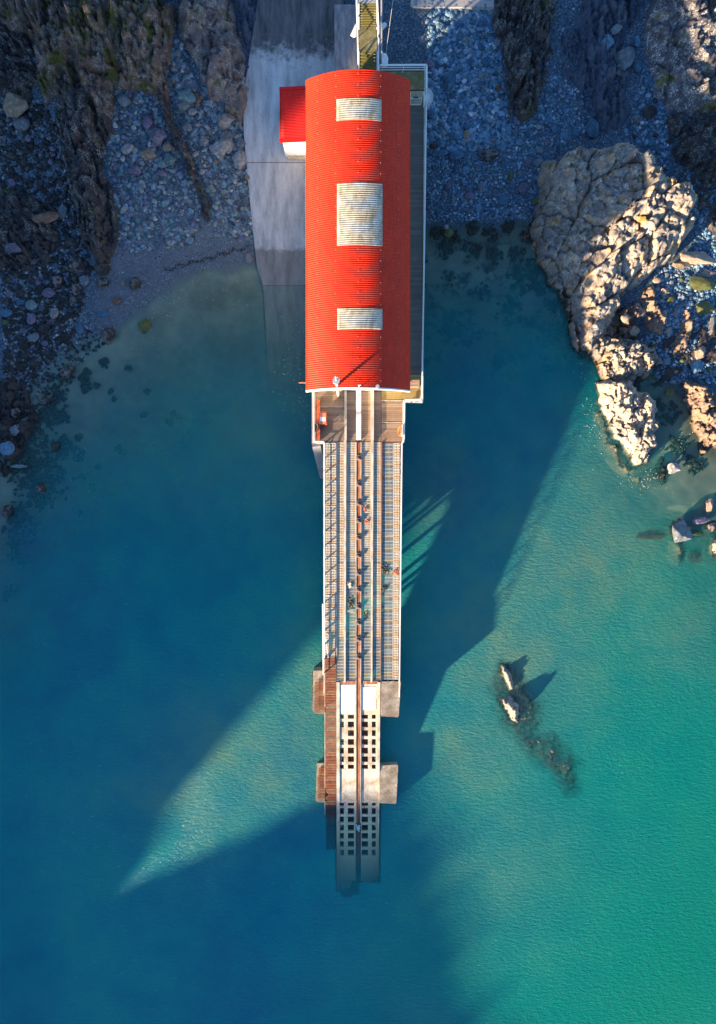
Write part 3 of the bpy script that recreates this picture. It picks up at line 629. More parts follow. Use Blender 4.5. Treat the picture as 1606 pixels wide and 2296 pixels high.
HB = [ # px, py, w, h, rot, colour, angular, lift, label
(34,228,62,56,.3,'tan',1,.3,'very large pale tan boulder near the left edge below the mossy cliff'),
(48,275,36,30,.2,'grey',0,.2,'round grey boulder just under the very large tan boulder'),
(350,299,40,42,.1,'purple',1,.35,'knobbly pale purple boulder in the middle of the left pebble beach'),
(330,272,24,34,.2,'purple',0,.2,'smooth lilac stone leaning on the knobbly purple boulder'),
(284,330,26,26,.6,'bleached',1,.2,'white angular stone on the left pebble beach'),
(330,340,30,26,.3,'tan',1,.25,'tan grey boulder right of the white angular stone'),
(375,328,22,20,.3,'tan',0,.2,'small sandy orange boulder above the teal one on the left beach'),
(381,354,30,30,.4,'teal',1,.2,'pale teal boulder low on the left pebble beach'),
(363,367,18,18,.1,'teal',0,.2,'small teal cobble touching the pale teal boulder'),
(302,379,34,22,.1,'purple',0,.2,'long flat purple stone at the lower edge of the left pebbles'),
(361,387,26,14,-.2,'purple',0,.2,'thin lilac cobble right of the long purple stone'),
(275,222,26,26,.4,'grey',0,.2,'grey stone just below the cave in the mossy cliff'),
(418,209,38,32,-.2,'teal',1,.3,'flat speckled blue grey boulder at the top of the right hand pebble chute'),
(409,234,36,24,.7,'grey',1,.35,'striped grey slab below the speckled flat boulder'),
(443,220,20,26,.1,'brown',1,.3,'rust brown boulder beside the speckled flat boulder'),
(431,248,20,18,.2,'cream',1,.2,'cream stone under the rust brown boulder'),
(500,264,48,40,.3,'cream',1,.35,'large pale pitted boulder below the pink slab beside the ramp'),
(494,328,50,40,.7,'cream',1,.4,'largest pale slab boulder beside the concrete ramp'),
(504,300,26,22,.2,'grey',1,.3,'grey angular stone on top edge of the largest pale slab boulder'),
(514,326,18,34,-.6,'cream',0,.45,'smooth oblong pale stone lying against the largest pale slab boulder'),
(534,357,36,40,.4,'bleached',1,.3,'whitish cracked boulder touching the left edge of the ramp'),
(458,313,24,26,.1,'bleached',1,.2,'whitish stone left of the largest pale slab boulder'),
(540,318,22,26,.0,'grey',1,.2,'square grey block wedged against the ramp edge'),
(420,283,24,22,.5,'grey',0,.2,'dark grey green cobble right of the narrow rock fin'),
(99,487,62,28,.1,'brown',1,.3,'long dark brown slab boulder on the weedy left shore'),
(139,470,20,36,.3,'grey',1,.3,'upright grey wedge beside the long dark brown slab'),
(170,587,34,38,.2,'weedy',1,.3,'weed topped grey boulder left of the foot of the dark ridge'),
(223,601,40,30,.1,'dark',1,.3,'black weed covered boulder at the foot of the dark ridge'),
(227,632,30,22,.1,'weedy',0,.3,'tan boulder with a weed skirt below the black boulder'),
(187,627,22,28,.5,'grey',1,.2,'smooth grey wedge stone among the weed by the ridge foot'),
(168,643,30,34,.2,'weedy',1,.3,'half black half tan boulder left of the grey wedge stone'),
(108,656,32,22,.1,'purple',0,.25,'rounded plain purple boulder on the lower left shore'),
(126,628,26,30,.1,'weedy',0,.25,'purple boulder with a black weedy side on the lower left shore'),
(27,552,32,22,.1,'purple',1,.25,'bluish purple flat block near the left edge'),
(68,683,24,22,.3,'teal',0,.2,'teal grey stone in the lower left weed'),
(68,714,20,26,.3,'purple',0,.2,'egg shaped purple stone in the lower left weed'),
(120,700,18,30,-.3,'cream',1,.2,'slender cream stone at the lower left waterline'),
(95,732,30,24,.3,'dark',1,.25,'black rounded boulder at the lower left waterline'),
(73,756,26,24,.3,'grey',1,.3,'pale grey boulder at the lower left waterline'),
(10,700,30,20,.1,'slate',0,.2,'slate coloured boulder cut by the left edge'),
(10,722,18,12,.4,'mossy',0,.2,'yellow green cobble beside the left edge'),
(300,634,26,26,.2,'weedy',0,.3,'weedy boulder with a pale cap on the stony sand'),
(262,673,24,18,.3,'brown',1,.2,'brown wedge stone on wet sand left of the weedy boulder'),
(275,634,12,12,.3,'tan',0,.2,'small tan stone left of the weedy boulder on the sand'),
(238,748,38,42,.5,'weedy',1,.45,'dark boulder standing in the shallows off the left beach'),
(322,729,28,32,.4,'mossy',1,.45,'yellow green boulder standing alone in the left shallows'),
(150,830,34,30,.8,'weedy',1,.5,'pale topped weedy rock awash off the lower left shore'),
(231,702,26,16,.1,'slate',0,.1,'smooth drowned stone at the edge of the wet sand'),
(178,737,16,24,.1,'slate',0,.2,'blue oval stone under shallow water'),
(559,577,20,24,.4,'cream',1,.2,'pale stone at the waterline touching the ramp'),
(100,894,36,22,.4,'weedy',1,.5,'pale streaked rock awash further down the left shore'),
(31,922,30,28,.4,'weedy',1,.7,'grey block on the black rock shelf at the left edge'),
(31,963,28,26,.4,'grey',1,.7,'pale grey block below the other one on the black rock shelf'),
(11,1004,36,34,.1,'blue',0,.7,'smooth pale blue boulder cut by the left edge'),
(90,1094,18,22,.4,'weedy',1,.8,'small weedy rock breaking the surface on the far left'),
(122,1002,20,20,.4,'dark',1,.55,'small black rock breaking the surface right of the weedy shelf'),
(45,1045,44,9,-.05,'teal',1,.6,'thin sliver of grey rock lying awash on the left'),
(12,1145,26,34,.4,'weedy',1,.8,'dark rock with pale patches on the left edge, lowest of that shore'),
(1332,285,33,46,.2,'slate',0,.35,'big smooth blue grey boulder at the foot of the ribbed apron'),
(1047,300,18,18,.2,'tan',0,.3,'round beige cobble in the middle of the right shingle'),
(1098,343,42,28,.3,'weedy',0,.35,'big dark topped boulder low on the right shingle'),
(1079,340,12,22,.1,'purple',0,.3,'small mauve stone touching the dark topped boulder'),
(1007,178,30,46,-.2,'slate',1,.3,'pointed dark slate slab standing in the right shingle'),
(1023,345,34,22,.1,'slate',0,.25,'rounded slate boulder left of the dark topped boulder'),
(985,342,40,14,.1,'slate',1,.3,'flat blade of slate beside the walkway rail'),
(973,325,24,16,.1,'dark',0,.3,'dark green grey stone above the flat blade of slate'),
(1175,419,34,22,.5,'purple',0,.25,'smooth mauve boulder near the foot of the right shingle'),
(1208,283,13,12,.1,'cream',0,.3,'pale pink round cobble right of centre on the shingle'),
(1120,194,14,16,.1,'brown',1,.3,'reddish angular stone beside the dark rock rib'),
(963,141,22,16,.2,'purple',0,.3,'mauve stone at the outer corner of the landing rail'),
(1146,393,10,28,.1,'mossy',0,.25,'narrow olive stone near the foot of the right shingle'),
(1206,450,26,16,.6,'mossy',0,.3,'yellow green boulder against the biggest right rock'),
(1360,88,34,46,.2,'blue',1,.6,'upright grey slab stuck in the ribbed apron'),
(1400,128,52,58,.1,'grey',1,.45,'large square lichen dusted slab right of the upright slab'),
(1382,62,28,24,.7,'grey',1,.6,'tilted grey slab above the large square slab'),
(1458,177,28,26,.3,'slate',1,.4,'dark slate block in the gully beside the lichen face'),
(1433,146,28,26,.9,'slate',1,.4,'slate wedge above the dark slate block in the gully'),
(1430,90,12,26,.2,'blue',0,.5,'slim pale blue stone in the gully'),
(1458,247,30,32,.3,'dark',1,.5,'squat near black boulder at the mouth of the gully'),
(1429,263,26,24,.3,'grey',1,.4,'knobbly grey boulder left of the near black boulder'),
(1008,521,24,20,.3,'mossy',0,.6,'green boulder awash below the right shingle'),
(1001,508,11,12,.3,'cream',0,.7,'small pale stone behind the green boulder awash'),
(1565,573,80,30,-.12,'warm',1,.6,'long reddish brown slab by the right edge'),
(1530,592,54,20,.1,'tan',1,.5,'long tan slab below the reddish brown one'),
(1591,612,38,18,.15,'warm',1,.5,'short brown slab touching the right edge'),
(1575,632,66,34,-.6,'mossy',1,.5,'big slanting slab covered in yellow green moss'),
(1492,652,22,24,.2,'warm',1,.6,'blocky brown boulder on the shoulder of the split boulder'),
(1476,628,22,16,.2,'warm',0,.4,'rounded brown boulder above the split boulder'),
(1403,712,20,20,.3,'warm',0,.7,'round brown boulder alone in a dark hollow'),
(1431,689,20,28,.3,'warm',1,.7,'upright brown boulder left of the split boulder'),
(1443,700,14,22,-.3,'cream',0,.7,'pale oblong stone between the upright and the split boulder'),
(1427,740,26,24,.3,'warm',1,.7,'weather worn brown boulder below the small jumble'),
(1597,728,14,54,-.4,'cream',1,.6,'long pale splinter of rock at the right edge'),
(1476,807,20,22,.3,'cream',1,.6,'small pale three sided boulder right of the cracked block'),
(1571,791,26,34,.3,'warm',1,.6,'craggy brown boulder near the right edge above the inlet'),
(1566,818,30,36,.1,'blue',1,.5,'flat blue grey slab below the craggy brown boulder'),
(1582,686,38,30,.6,'mossy',1,.4,'dark green slab right of the leaning block'),
(1516,700,9,20,.1,'cream',0,.4,'slim pale pebble left of the leaning block'),
(1549,622,22,12,.2,'slate',1,.4,'grey stone between the tan slab and the mossy slab'),
(1502,878,22,20,.2,'mossy',1,.7,'green block awash in the inlet between the sunlit rocks'),
(1513,1047,32,30,-.5,'bleached',1,.9,'bright stone standing alone in the sea off the pointed tip'),
(1592,1134,18,38,.1,'warm',1,.9,'narrow upright rock in the sea by the right edge'),
(1574,1166,42,20,-.1,'purple',1,.9,'flat purplish rock in the sea below the narrow upright one'),
(1531,1188,46,52,.3,'grey',1,.9,'largest grey pointed boulder rising from the bay on the right'),
(1600,1180,30,24,.3,'weedy',1,.9,'weedy rock cut by the right edge beside the flat purplish rock'),
(1455,1200,70,22,.12,'tan',0,-.1,'long drowned slab left of the grey pointed boulder'),
(1552,1246,36,36,.5,'tan',1,-.2,'square drowned block below the grey pointed boulder'),
(1562,1195,40,14,-.1,'mossy',0,-.0,'green drowned stone right of the grey pointed boulder'),
]
for i, (px, py, w, h, rot, colr, an, lift, lab) in enumerate(HB):
    z0 = g1(*P(px, py, .8)[:2]); rx, ry = w*.0235, h*.0235; rz = min(rx, ry)*.8
    zc = z0 + rz*.35 if z0 > .1 else min(max(z0+rz*.3, -rz*.55 + lift*.7), .35)
    if lift <= 0: zc = -rz-.35+lift
    x, y, _ = P(px, py, zc)
    for (hx, hy, hs, HZ) in HF:
        ii, jj = int((y-hy)/hs), int((x-hx)/hs)
        if 0 <= ii < HZ.shape[0] and 0 <= jj < HZ.shape[1] and HZ[ii, jj] > zc+rz*.1 and HZ[ii, jj] < 5: zc = HZ[ii, jj]+rz*.15
    x, y, _ = P(px, py, zc+rz*.5)
    me = (ANG if an else ROUND)[i % 7]
    put_stone('boulder' if max(w, h) > 24 else 'cobble', x, y, zc, rx/2*1.12*1.0*2*.5*2, ry/2*1.12*2, rz, rot*.35, colr, me, lab, 'boulder' if max(w, h) > 24 else 'stone', tiltx=random.uniform(-.15, .15), tilty=random.uniform(-.15, .15)) if False else \
    put_stone('boulder' if max(w, h) > 24 else 'cobble', x, y, zc, rx*1.06, ry*1.06, rz, rot*.35, colr, me, lab, 'boulder' if max(w, h) > 24 else 'stone', tiltx=random.uniform(-.12, .12), tilty=random.uniform(-.12, .12))

def inpoly(px, py, poly): return bool(sdist(np.array([float(px)]), np.array([float(py)]), poly)[0] > 0)
def hfmax(x, y):
    z = -99.
    for (hx, hy, hs, HZ) in HF:
        ii, jj = int((y-hy)/hs), int((x-hx)/hs)
        if 0 <= ii < HZ.shape[0] and 0 <= jj < HZ.shape[1]: z = max(z, HZ[ii, jj])
    return z
LB = [(245,195),(350,215),(380,270),(420,360),(450,470),(430,540),(300,560),(255,540),(260,420),(232,360),(250,300)]
LC = [(380,80),(425,130),(440,195),(505,240),(545,275),(560,400),(575,540),(480,520),(465,430),(430,340),(395,240),(372,190)]
LD = [(0,210),(90,230),(150,300),(160,440),(200,590),(150,760),(80,820),(0,900)]
RB = [(958,20),(1105,30),(1125,190),(1145,260),(1205,265),(1285,240),(1320,290),(1235,330),(1205,440),(1190,470),(960,480)]
RG = [(1440,150),(1490,240),(1500,300),(1500,380),(1450,330),(1400,300),(1420,230)]
RS = [(1400,600),(1480,610),(1560,560),(1620,520),(1620,860),(1560,850),(1500,860),(1460,820),(1440,760),(1480,740),(1490,620)]
def scatter_ind(poly, n, smin, smax, mats, labels, seed):
    r = random.Random(seed); pl = np.array(poly, float); b0, b1 = pl.min(0), pl.max(0); k = 0; t = 0
    while k < n and t < n*60:
        t += 1
        px, py = r.uniform(b0[0], b1[0]), r.uniform(b0[1], b1[1])
        if not inpoly(px, py, pl): continue
        x, y, _ = P(px, py, 1.2); s = r.uniform(smin, smax)*(1.0 if r.random() < .8 else 1.3)
        z = g1(x, y)
        if hfmax(x, y) > z+.1: continue
        if any((x-b[0])**2+(y-b[1])**2 < (b[3]+s)**2*.75 for b in BOUL): continue
        ci = r.randrange(len(mats)); a = s*r.uniform(.75, 1.15); c = s*r.uniform(.6, .95)
        put_stone('cobble', x, y, z+s*.12, a, c, s*.55, r.uniform(0, PI), mats[ci], ROUND[r.randrange(7)] if r.random() < .75 else ANG[r.randrange(7)],
                  labels[ci][0], 'stone', labels[ci][1], r.uniform(-.2, .2), r.uniform(-.2, .2)); k += 1
def LG(where, cols): return [('%s loose cobble among the %s' % (c, where), '%s cobbles on the %s' % (c, where)) for c in cols]
scatter_ind(RB, 80, .32, .5, ['slate', 'blue', 'slate', 'purple', 'grey'], [LG('right shingle beside the boathouse', ['plain blue slate', 'lighter blue grey', 'plain blue slate', 'mauve tinted', 'pale grey'])[i] for i in range(5)], 1)
scatter_ind(LB, 24, .22, .36, ['grey', 'purple', 'teal', 'cream'], LG('left pebble patch under the cliff', ['grey', 'purple', 'teal', 'pale cream']), 2)
scatter_ind(LC, 24, .2, .36, ['grey', 'purple', 'teal', 'tan'], LG('pebble chute beside the ramp', ['grey', 'purple', 'teal', 'tan']), 3)
scatter_ind(LD, 46, .26, .5, ['dark', 'weedy', 'purple', 'slate'], LG('weedy left shore', ['black weedy', 'half weedy', 'purple', 'dark slate']), 4)
scatter_ind(RG, 12, .22, .4, ['slate', 'dark'], LG('dark gully right of the ribbed apron', ['slate', 'near black']), 5)
scatter_ind(RS, 40, .22, .42, ['slate', 'mossy', 'warm', 'grey'], LG('rubble by the right edge', ['slate', 'green', 'brown', 'pale grey']), 6)

def scatter_stuff(name, specs, mat, label, seed, flat=.5):
    r = np.random.default_rng(seed); VV = []; FF = []; RR = []; nb = 0
    for poly, n, smin, smax, sub in specs:
        pl = np.array(poly, float); b0, b1 = pl.min(0), pl.max(0)
        px = r.uniform(b0[0], b1[0], n*3); py = r.uniform(b0[1], b1[1], n*3); k = sdist(px, py, pl) > 0; px = px[k][:n]; py = py[k][:n]
        kk = (CAMH-1.2)/FPX; x = (px-CX)*kk; y = (CY-py)*kk; z = ground(x, y); m = len(x)
        v, f = IC[sub]; s = smin+(smax-smin)*r.random(m)**2.2
        sc = np.stack([s*r.uniform(.8, 1.4, m), s*r.uniform(.6, 1, m), s*flat*r.uniform(.8, 1.2, m)], 1)
        a = r.uniform(0, PI, m); V = v[None]*sc[:, None, :]*(1+.22*(r.random((m, len(v), 1))-.5))
        X = V[..., 0]*np.cos(a)[:, None]-V[..., 1]*np.sin(a)[:, None]; Y = V[..., 0]*np.sin(a)[:, None]+V[..., 1]*np.cos(a)[:, None]
        W = np.stack([X+x[:, None], Y+y[:, None], V[..., 2]+(z+s*.1)[:, None]], 2)
        F = f[None]+(np.arange(m)*len(v))[:, None, None]+nb
        VV.append(W.reshape(-1, 3)); FF.append(F.reshape(-1, 3)); RR.append(np.repeat(r.random(m), len(v))); nb += m*len(v)
    me = mesh_np(name, np.concatenate(VV), np.concatenate(FF), True)
    at = me.attributes.new('rnd', 'FLOAT', 'POINT'); at.data.foreach_set('value', np.concatenate(RR).astype(np.float32))
    return tag(link(name, me, M[mat]), label, 'pebbles', None, 'stuff')
RBL = [(958,20),(1105,25),(1130,200),(1160,265),(1205,265),(1230,180),(1290,160),(1330,290),(1240,345),(1215,450),(1200,478),(958,488)]
scatter_stuff('shingle', [([(958,20),(1105,25),(1130,200),(1150,330),(958,340)], 2600, .10, .36, 2), (RBL, 7000, .05, .2, 1), ([(1130,0),(1300,0),(1330,300),(1180,280)], 900, .05, .2, 1),
    (RG, 500, .08, .3, 1), ([(1540,380),(1620,400),(1620,560),(1560,560)], 500, .08, .3, 1)], 'peb_right', 'blue grey shingle covering the beach right of the boathouse', 11)
scatter_stuff('pebbles', [(LB, 1900, .06, .36, 2), (LC, 2300, .06, .34, 2), (LD, 4500, .05, .2, 1), ([(0,700),(150,700),(230,760),(60,900),(0,1000)], 1500, .05, .16, 1), ([(560,-40),(380,-40),(380,60),(440,200),(548,240)], 300, .06, .2, 1), ([(240,480),(460,480),(575,500),(575,570),(400,610),(330,670),(200,760),(140,760),(200,600)], 9000, .03, .085, 1),
    ([(240,200),(575,280),(575,500),(250,540)], 5000, .03, .09, 1)], 'peb_left', 'multicoloured pebbles and shell grit on the left beach', 12)
scatter_stuff('weedy_shaded_stones', [(LD, 2600, .10, .40, 1), ([(0,700),(150,700),(230,760),(60,900),(0,1000)], 500, .1, .32, 1), ([(0,60),(90,90),(90,250),(0,250)], 200, .15, .4, 1)], 'peb_dark', 'small weed covered stones along the left shore, darkened for the shade there', 13)
scatter_stuff('rubble', [(RS, 2200, .06, .26, 1), ([(1470,600),(1620,560),(1620,700),(1480,760)], 700, .08, .3, 1)], 'peb_right', 'small slate rubble between the big rocks by the right edge', 14)

# ------------------------------------------------------------------ seaweed mats, flotsam
def clumps(name, spots, mat, label, seed, zoff=.05, cat='seaweed', under=None, k=1):
    r = np.random.default_rng(seed); v, f = IC[2]; VV = []; FF = []; nb = 0
    for px, py, rad, n in spots:
        for _ in range(int(n*2.2)):
            a = r.uniform(0, 2*PI); d = rad*r.random()**.7; s = r.uniform(.07, .26)*k
            qx, qy = px+d*math.cos(a), py+d*math.sin(a); x, y, _z = P(qx, qy, 0); z = g1(x, y)
            if under is not None: z = min(z+.1, under) if z > -1.1 else under-.15
            w = v*np.array([s*r.uniform(.7, 1.6), s*r.uniform(.5, 1.2), .12])*(1+.6*(r.random((len(v), 1))-.5))
            t = r.uniform(0, PI); w = np.stack([w[:, 0]*math.cos(t)-w[:, 1]*math.sin(t), w[:, 0]*math.sin(t)+w[:, 1]*math.cos(t), w[:, 2]], 1)+[x, y, z+zoff]
            VV.append(w); FF.append(f+nb); nb += len(v)
    o = link(name, mesh_np(name, np.concatenate(VV), np.concatenate(FF), False), M[mat]); return tag(o, label, cat, None, 'stuff')
clumps('seaweed', [(140,760,14,10),(131,770,10,8),(62,790,40,30),(100,790,24,20),(60,840,40,30),(80,880,40,30),(30,800,35,30),(145,845,18,14),(98,850,14,12),(232,813,10,8),(195,836,8,6),(188,850,16,12),(190,868,12,9),(285,824,6,5),
    (214,864,6,4),(245,874,5,4),(253,893,5,4),(327,873,7,5),(320,928,5,4),(388,926,6,5),(402,935,6,5),(380,945,8,5),(412,997,8,7),(267,1008,11,10),(110,930,24,20),(140,935,14,12),(172,980,8,7),(174,1020,14,13),(135,1000,20,16),
    (60,1000,40,20),(90,1050,40,24),(60,1110,35,20),(120,1060,20,10),(220,1045,6,4),(205,1092,7,6),(182,1067,6,5),(165,1073,6,4),(175,1150,6,4),(85,1130,12,9),(20,1190,24,12),(48,1260,16,12),(40,870,40,50),(90,930,40,40),(50,980,45,50),(120,1010,40,30),(60,1060,50,50),(110,1100,40,26),(30,1150,30,30),(60,1190,30,16),(130,890,30,20),(30,1230,25,16),(90,1380,12,8),(20,1330,20,14),(30,1560,16,10)],
    'weedmat', 'dark seaweed clumps in the shallows off the left shore', 21, under=-.28)
clumps('seaweed', [(980,520,14,12),(1020,530,14,12),(1060,510,14,14),(1100,520,18,16),(1140,510,16,16),(1180,530,18,16),(1000,560,16,10),(1060,560,20,12),(1110,570,20,14),(1160,570,20,14),(1195,590,14,12),(1210,640,20,14),(1170,640,20,8),
    (1080,650,24,8),(1240,680,18,14),(1010,620,18,7),(1120,700,22,6),(1255,740,18,14),(1280,800,18,16),(1300,860,16,12),(1230,770,16,6),(1040,770,20,6),(1075,910,14,6),(1230,830,12,6),(1300,920,18,8),(1000,740,16,5),(1340,860,14,8),(1500,930,30,20),(1520,1000,26,20),(1560,1040,24,16),(1470,900,16,12)],
    'weedmat', 'dark seaweed growing off the right shingle and along the right rocks', 22, under=-.1)
clumps('seaweed', [(x, 607-(x-370)*.27+3*math.sin(x*.2), 4, 2) for x in range(370, 565, 5)], 'weedmat', 'thin dark line of stranded weed on the left beach', 23, zoff=-.03, k=.32)
def flecks(name, regions, label, seed):
    r = np.random.default_rng(seed); v, f = IC[1]; VV = []; FF = []; nb = 0
    for px, py, sx, sy, n in regions:
        for _ in range(n):
            x, y, _z = P(px+r.normal()*sx, py+r.normal()*sy, 0); s = r.uniform(.018, .05)
            if g1(x, y) > -.02: continue
            VV.append(v*[s*r.uniform(.8, 2), s, .02]+[x, y, .02]); FF.append(f+nb); nb += len(v)
    return tag(link(name, mesh_np(name, np.concatenate(VV), np.concatenate(FF)), M['fleck']), label, 'flotsam', None, 'stuff')
flecks('flotsam', [(655,800,22,60,70),(668,900,16,40,40)], 'yellowish flecks floating left of the boathouse', 31)
flecks('flotsam', [(1245,640,22,20,45),(1215,560,18,14,20),(1330,880,18,60,40),(1340,960,22,40,40),(1440,1080,22,16,70),(1520,1000,30,24,20)], 'small pale flecks of foam drifting off the right rocks', 32)
flecks('flotsam', [(430,650,60,22,60),(360,690,30,20,30),(300,760,40,20,25)], 'pale shell flecks floating over the left shallows', 33)

# ------------------------------------------------------------------ concrete ramp
RY0 = P(0, 640, 0)[1]
def ramp_z(y): return (y-RY0)*.13
def rampP(px, py):
    z = 0
    for _ in range(8): x, y, _q = P(px, py, z); z = ramp_z(y)
    return (x, y, z)
le = [(592,-60),(578,0),(566,80),(550,190),(546,240),(547,300),(556,400),(570,545),(577,600),(590,640),(594,700),(597,760),(600,830),(605,890)]
mb = MB(); vs = []
for (a, b) in le:
    p = rampP(a, b); q = rampP(770, b); vs.append((p, q))
n = len(vs)
V = []; F = []
for p, q in vs: V += [(p[0], p[1], p[2]-1.1), p, (q[0], q[1], q[2]), (q[0], q[1], q[2]-1.1)]
for i in range(n-1):
    a, b = i*4, i*4+4
    F += [(a, a+1, b+1, b), (a+1, a+2, b+2, b+1), (a+2, a+3, b+3, b+2), (a+3, a, b, b+3)]
F += [(0, 3, 2, 1), (4*n-4, 4*n-3, 4*n-2, 4*n-1)]
me = mesh_np('concrete_ramp', V, F); tag(link('concrete_ramp', me, M['ramp']), kind='structure')
# kerb wedge and plinth beside it
o = boxat(750, 801, 10, 172, 1.0, 4.4).build('concrete_plinth', M['concrete_wall']); tag(o, 'long mottled concrete plinth beside the stair and the ramp', 'plinth')
o = boxat(921, 1108, -60, 16, 0.8, 3.0).build('sea_wall', M['cobblewall']); tag(o, 'concrete wall set with round stones at the top edge above the shingle', 'wall')

# ------------------------------------------------------------------ boathouse
ZD = 7.0; ZE = 11.0; RISE = 1.6
hw = 4.70; yN = P(0, 179.5, ZE)[1]; yS = P(0, 875, ZE)[1]
RR_ = (hw*hw+RISE*RISE)/(2*RISE)
def arc(x): return ZE + math.sqrt(RR_*RR_-x*x) - (RR_-RISE)
bh = thing('boathouse', (0, (yN+yS)/2, ZD), 'lifeboat house with a long red barrel roof on piles over the shore', 'boathouse')
def sheet(name, x0, x1, y0, y1, pitch, amp, off, mat, parent, nx=40, thick=.06, ns=8, profile=arc):
    ny = int(round((y1-y0)/pitch))*ns+1
    xs = np.linspace(x0, x1, nx+1); ys = np.linspace(y0, y1, ny)
    X, Y = np.meshgrid(xs, ys); Zb = np.vectorize(profile)(X)+off
    e = (np.vectorize(profile)(X+.01)-np.vectorize(profile)(X-.01))/.02
    nxn = -e/np.sqrt(1+e*e); nzn = 1/np.sqrt(1+e*e)
    w = np.sin(Y/pitch*2*PI)*amp
    T = np.stack([X+nxn*w, Y, Zb+nzn*w], 2).reshape(-1, 3); Bm = T-np.array([0, 0, thick])
    m = (nx+1)*ny; idx = np.arange(m).reshape(ny, nx+1)
    q = np.stack([idx[:-1, :-1].ravel(), idx[:-1, 1:].ravel(), idx[1:, 1:].ravel(), idx[1:, :-1].ravel()], 1)
    ed = np.concatenate([idx[0, :], idx[1:, -1], idx[-1, ::-1][1:], idx[::-1, 0][1:]])
    s = np.stack([ed[:-1], ed[1:], ed[1:]+m, ed[:-1]+m], 1)
    return obj(name, np.concatenate([T, Bm]), np.concatenate([q, q[:, ::-1]+m, s[:, ::-1]]), mat, parent, smooth=True)
roof = sheet('roof', -hw, hw, yS, yN, .192, .017, 0, M['red_roof'], bh)
for a, b, c, d in ((755, 856, 226, 274), (756, 858, 414, 553), (757, 858, 694, 740)):
    zt = arc(0)
    x0 = P(a, 0, arc(2.0))[0]; x1 = P(b, 0, arc(2.0))[0]
    sk = sheet('skylight', x0, x1, P(0, d, 12.2)[1], P(0, c, 12.2)[1], .192, .017, .035, M['skylight'], roof, nx=16)
# screw heads in rows
mb = MB()
for fx in (-3.6, -1.95, -.0, 2.0, 3.6):
    yy = yS+.6
    while yy < yN-.3:
        z = arc(fx); mb.box(fx-.02, fx+.02, yy-.02, yy+.02, z+.02, z+.07); yy += .96
mb.build('roof_screw', M['galv'], roof)
# walls
wx, wyS, wyN = 4.2, yS+.75, yN-.35
def wallprism():
    pts = [(-wx, ZD-.5)] + [(x, arc(x)-.1) for x in np.linspace(-wx, wx, 21)] + [(wx, ZD-.5)]
    n = len(pts); v = [(p[0], wyS, p[1]) for p in pts]+[(p[0], wyN, p[1]) for p in pts]
    f = [tuple(range(n)), tuple(range(n, 2*n))[::-1]]+[(i, n+i, n+(i+1) % n, (i+1) % n) for i in range(n)]
    return v, f
v, f = wallprism(); obj('wall', v, f, M['white'], bh)
# curved fascia boards
def fascia(y0, y1, name, mat, d0, d1, x0=-hw, x1=hw):
    xs = np.linspace(x0, x1, 41); v = []
    for x in xs: z = arc(x); v += [(x, y0, z-d0), (x, y1, z-d0), (x, y1, z-d1), (x, y0, z-d1)]
    f = []
    for i in range(40):
        a, b = 4*i, 4*i+4; f += [(a, b, b+1, a+1), (a+1, b+1, b+2, a+2), (a+2, b+2, b+3, a+3), (a+3, b+3, b, a)]
    f += [(0, 1, 2, 3), (163, 162, 161, 160)]
    obj(name, v, f, mat, bh)
fascia(yS-.13, yS-.01, 'fascia', M['white'], -.02, .45); fascia(yN-.12, yN-.02, 'fascia', M['red_flash'], .04, .4)
mb = MB(); mb.box(-3.1, 3.1, wyS-.08, wyS-.01, ZD+.02, ZD+4.2); d = mb.build('door', M['white'], bh)
mb = MB(); mb.box(-.9, .9, yS-.17, yS-.135, arc(0)-.28, arc(0)-.12); mb.build('name_board', M['concrete_grey'], bh)
# floor slab & piles & lower wall
MB().box(-wx-.1, wx+.1, wyS-.2, wyN, ZD-.95, ZD-.52).build('floor_slab', M['concrete_grey'], bh)
MB().box(-wx+.15, wx-.1, 29.0, wyN-.1, 0, ZD-.96).build('plinth', M['concrete_wall'], bh)
for yy in (12.5, 16.5, 20.5, 24.5):
    for xx in (-3.6, 0, 3.6):
        MB().tube((xx, yy, min(g1(xx, yy), ramp_z(yy))-1), (xx, yy, ZD-.96), .28, 12).build('pile', M['concrete_grey'], bh)
# annex
ax0 = P(627, 0, 4.8)[0]; ax1 = -wx+.02
ay0 = P(0, 318, 4.8)[1]; ay1 = P(0, 195, 4.8)[1]
an0, an1 = ay0+.1, ay1-.1
mb = MB(); mb.box(ax0+.28, ax1-.02, an0, an1, ramp_z(an0)-.3, 4.62); mb.build('annex_wall', M['white'], bh)
MB().box(ax0+.55, ax1-.02, an0-.32, an0-.01, ramp_z(an0)-.5, ramp_z(an0)+.22).build('annex_plinth', M['concrete'], bh)
prof = lambda x: 4.72+(x-ax0)*.09
ar = sheet('annex_roof', ax0, ax1-.35, ay0+.25, ay1-.25, .15, .028, .0, M['red_flash'], bh, nx=6, profile=prof)
for y0, y1 in ((ay0-.02, ay0+.3), (ay1-.3, ay1+.02)):
    MB().add([(ax0-.02, y0, 4.76), (ax1-.3, y0, 4.76+.26), (ax1-.3, y1, 4.76+.26), (ax0-.02, y1, 4.76), (ax0-.02, y0, 4.62), (ax1-.3, y0, 4.88), (ax1-.3, y1, 4.88), (ax0-.02, y1, 4.62)],
        [(0,1,2,3),(7,6,5,4),(0,4,5,1),(1,5,6,2),(2,6,7,3),(3,7,4,0)]).build('annex_flashing', M['red_flash'], bh)
MB().box(ax1-.75, ax1-.36, ay0-.05, ay1, 5.0, 5.35).build('annex_gutter_board', M['white'], bh)

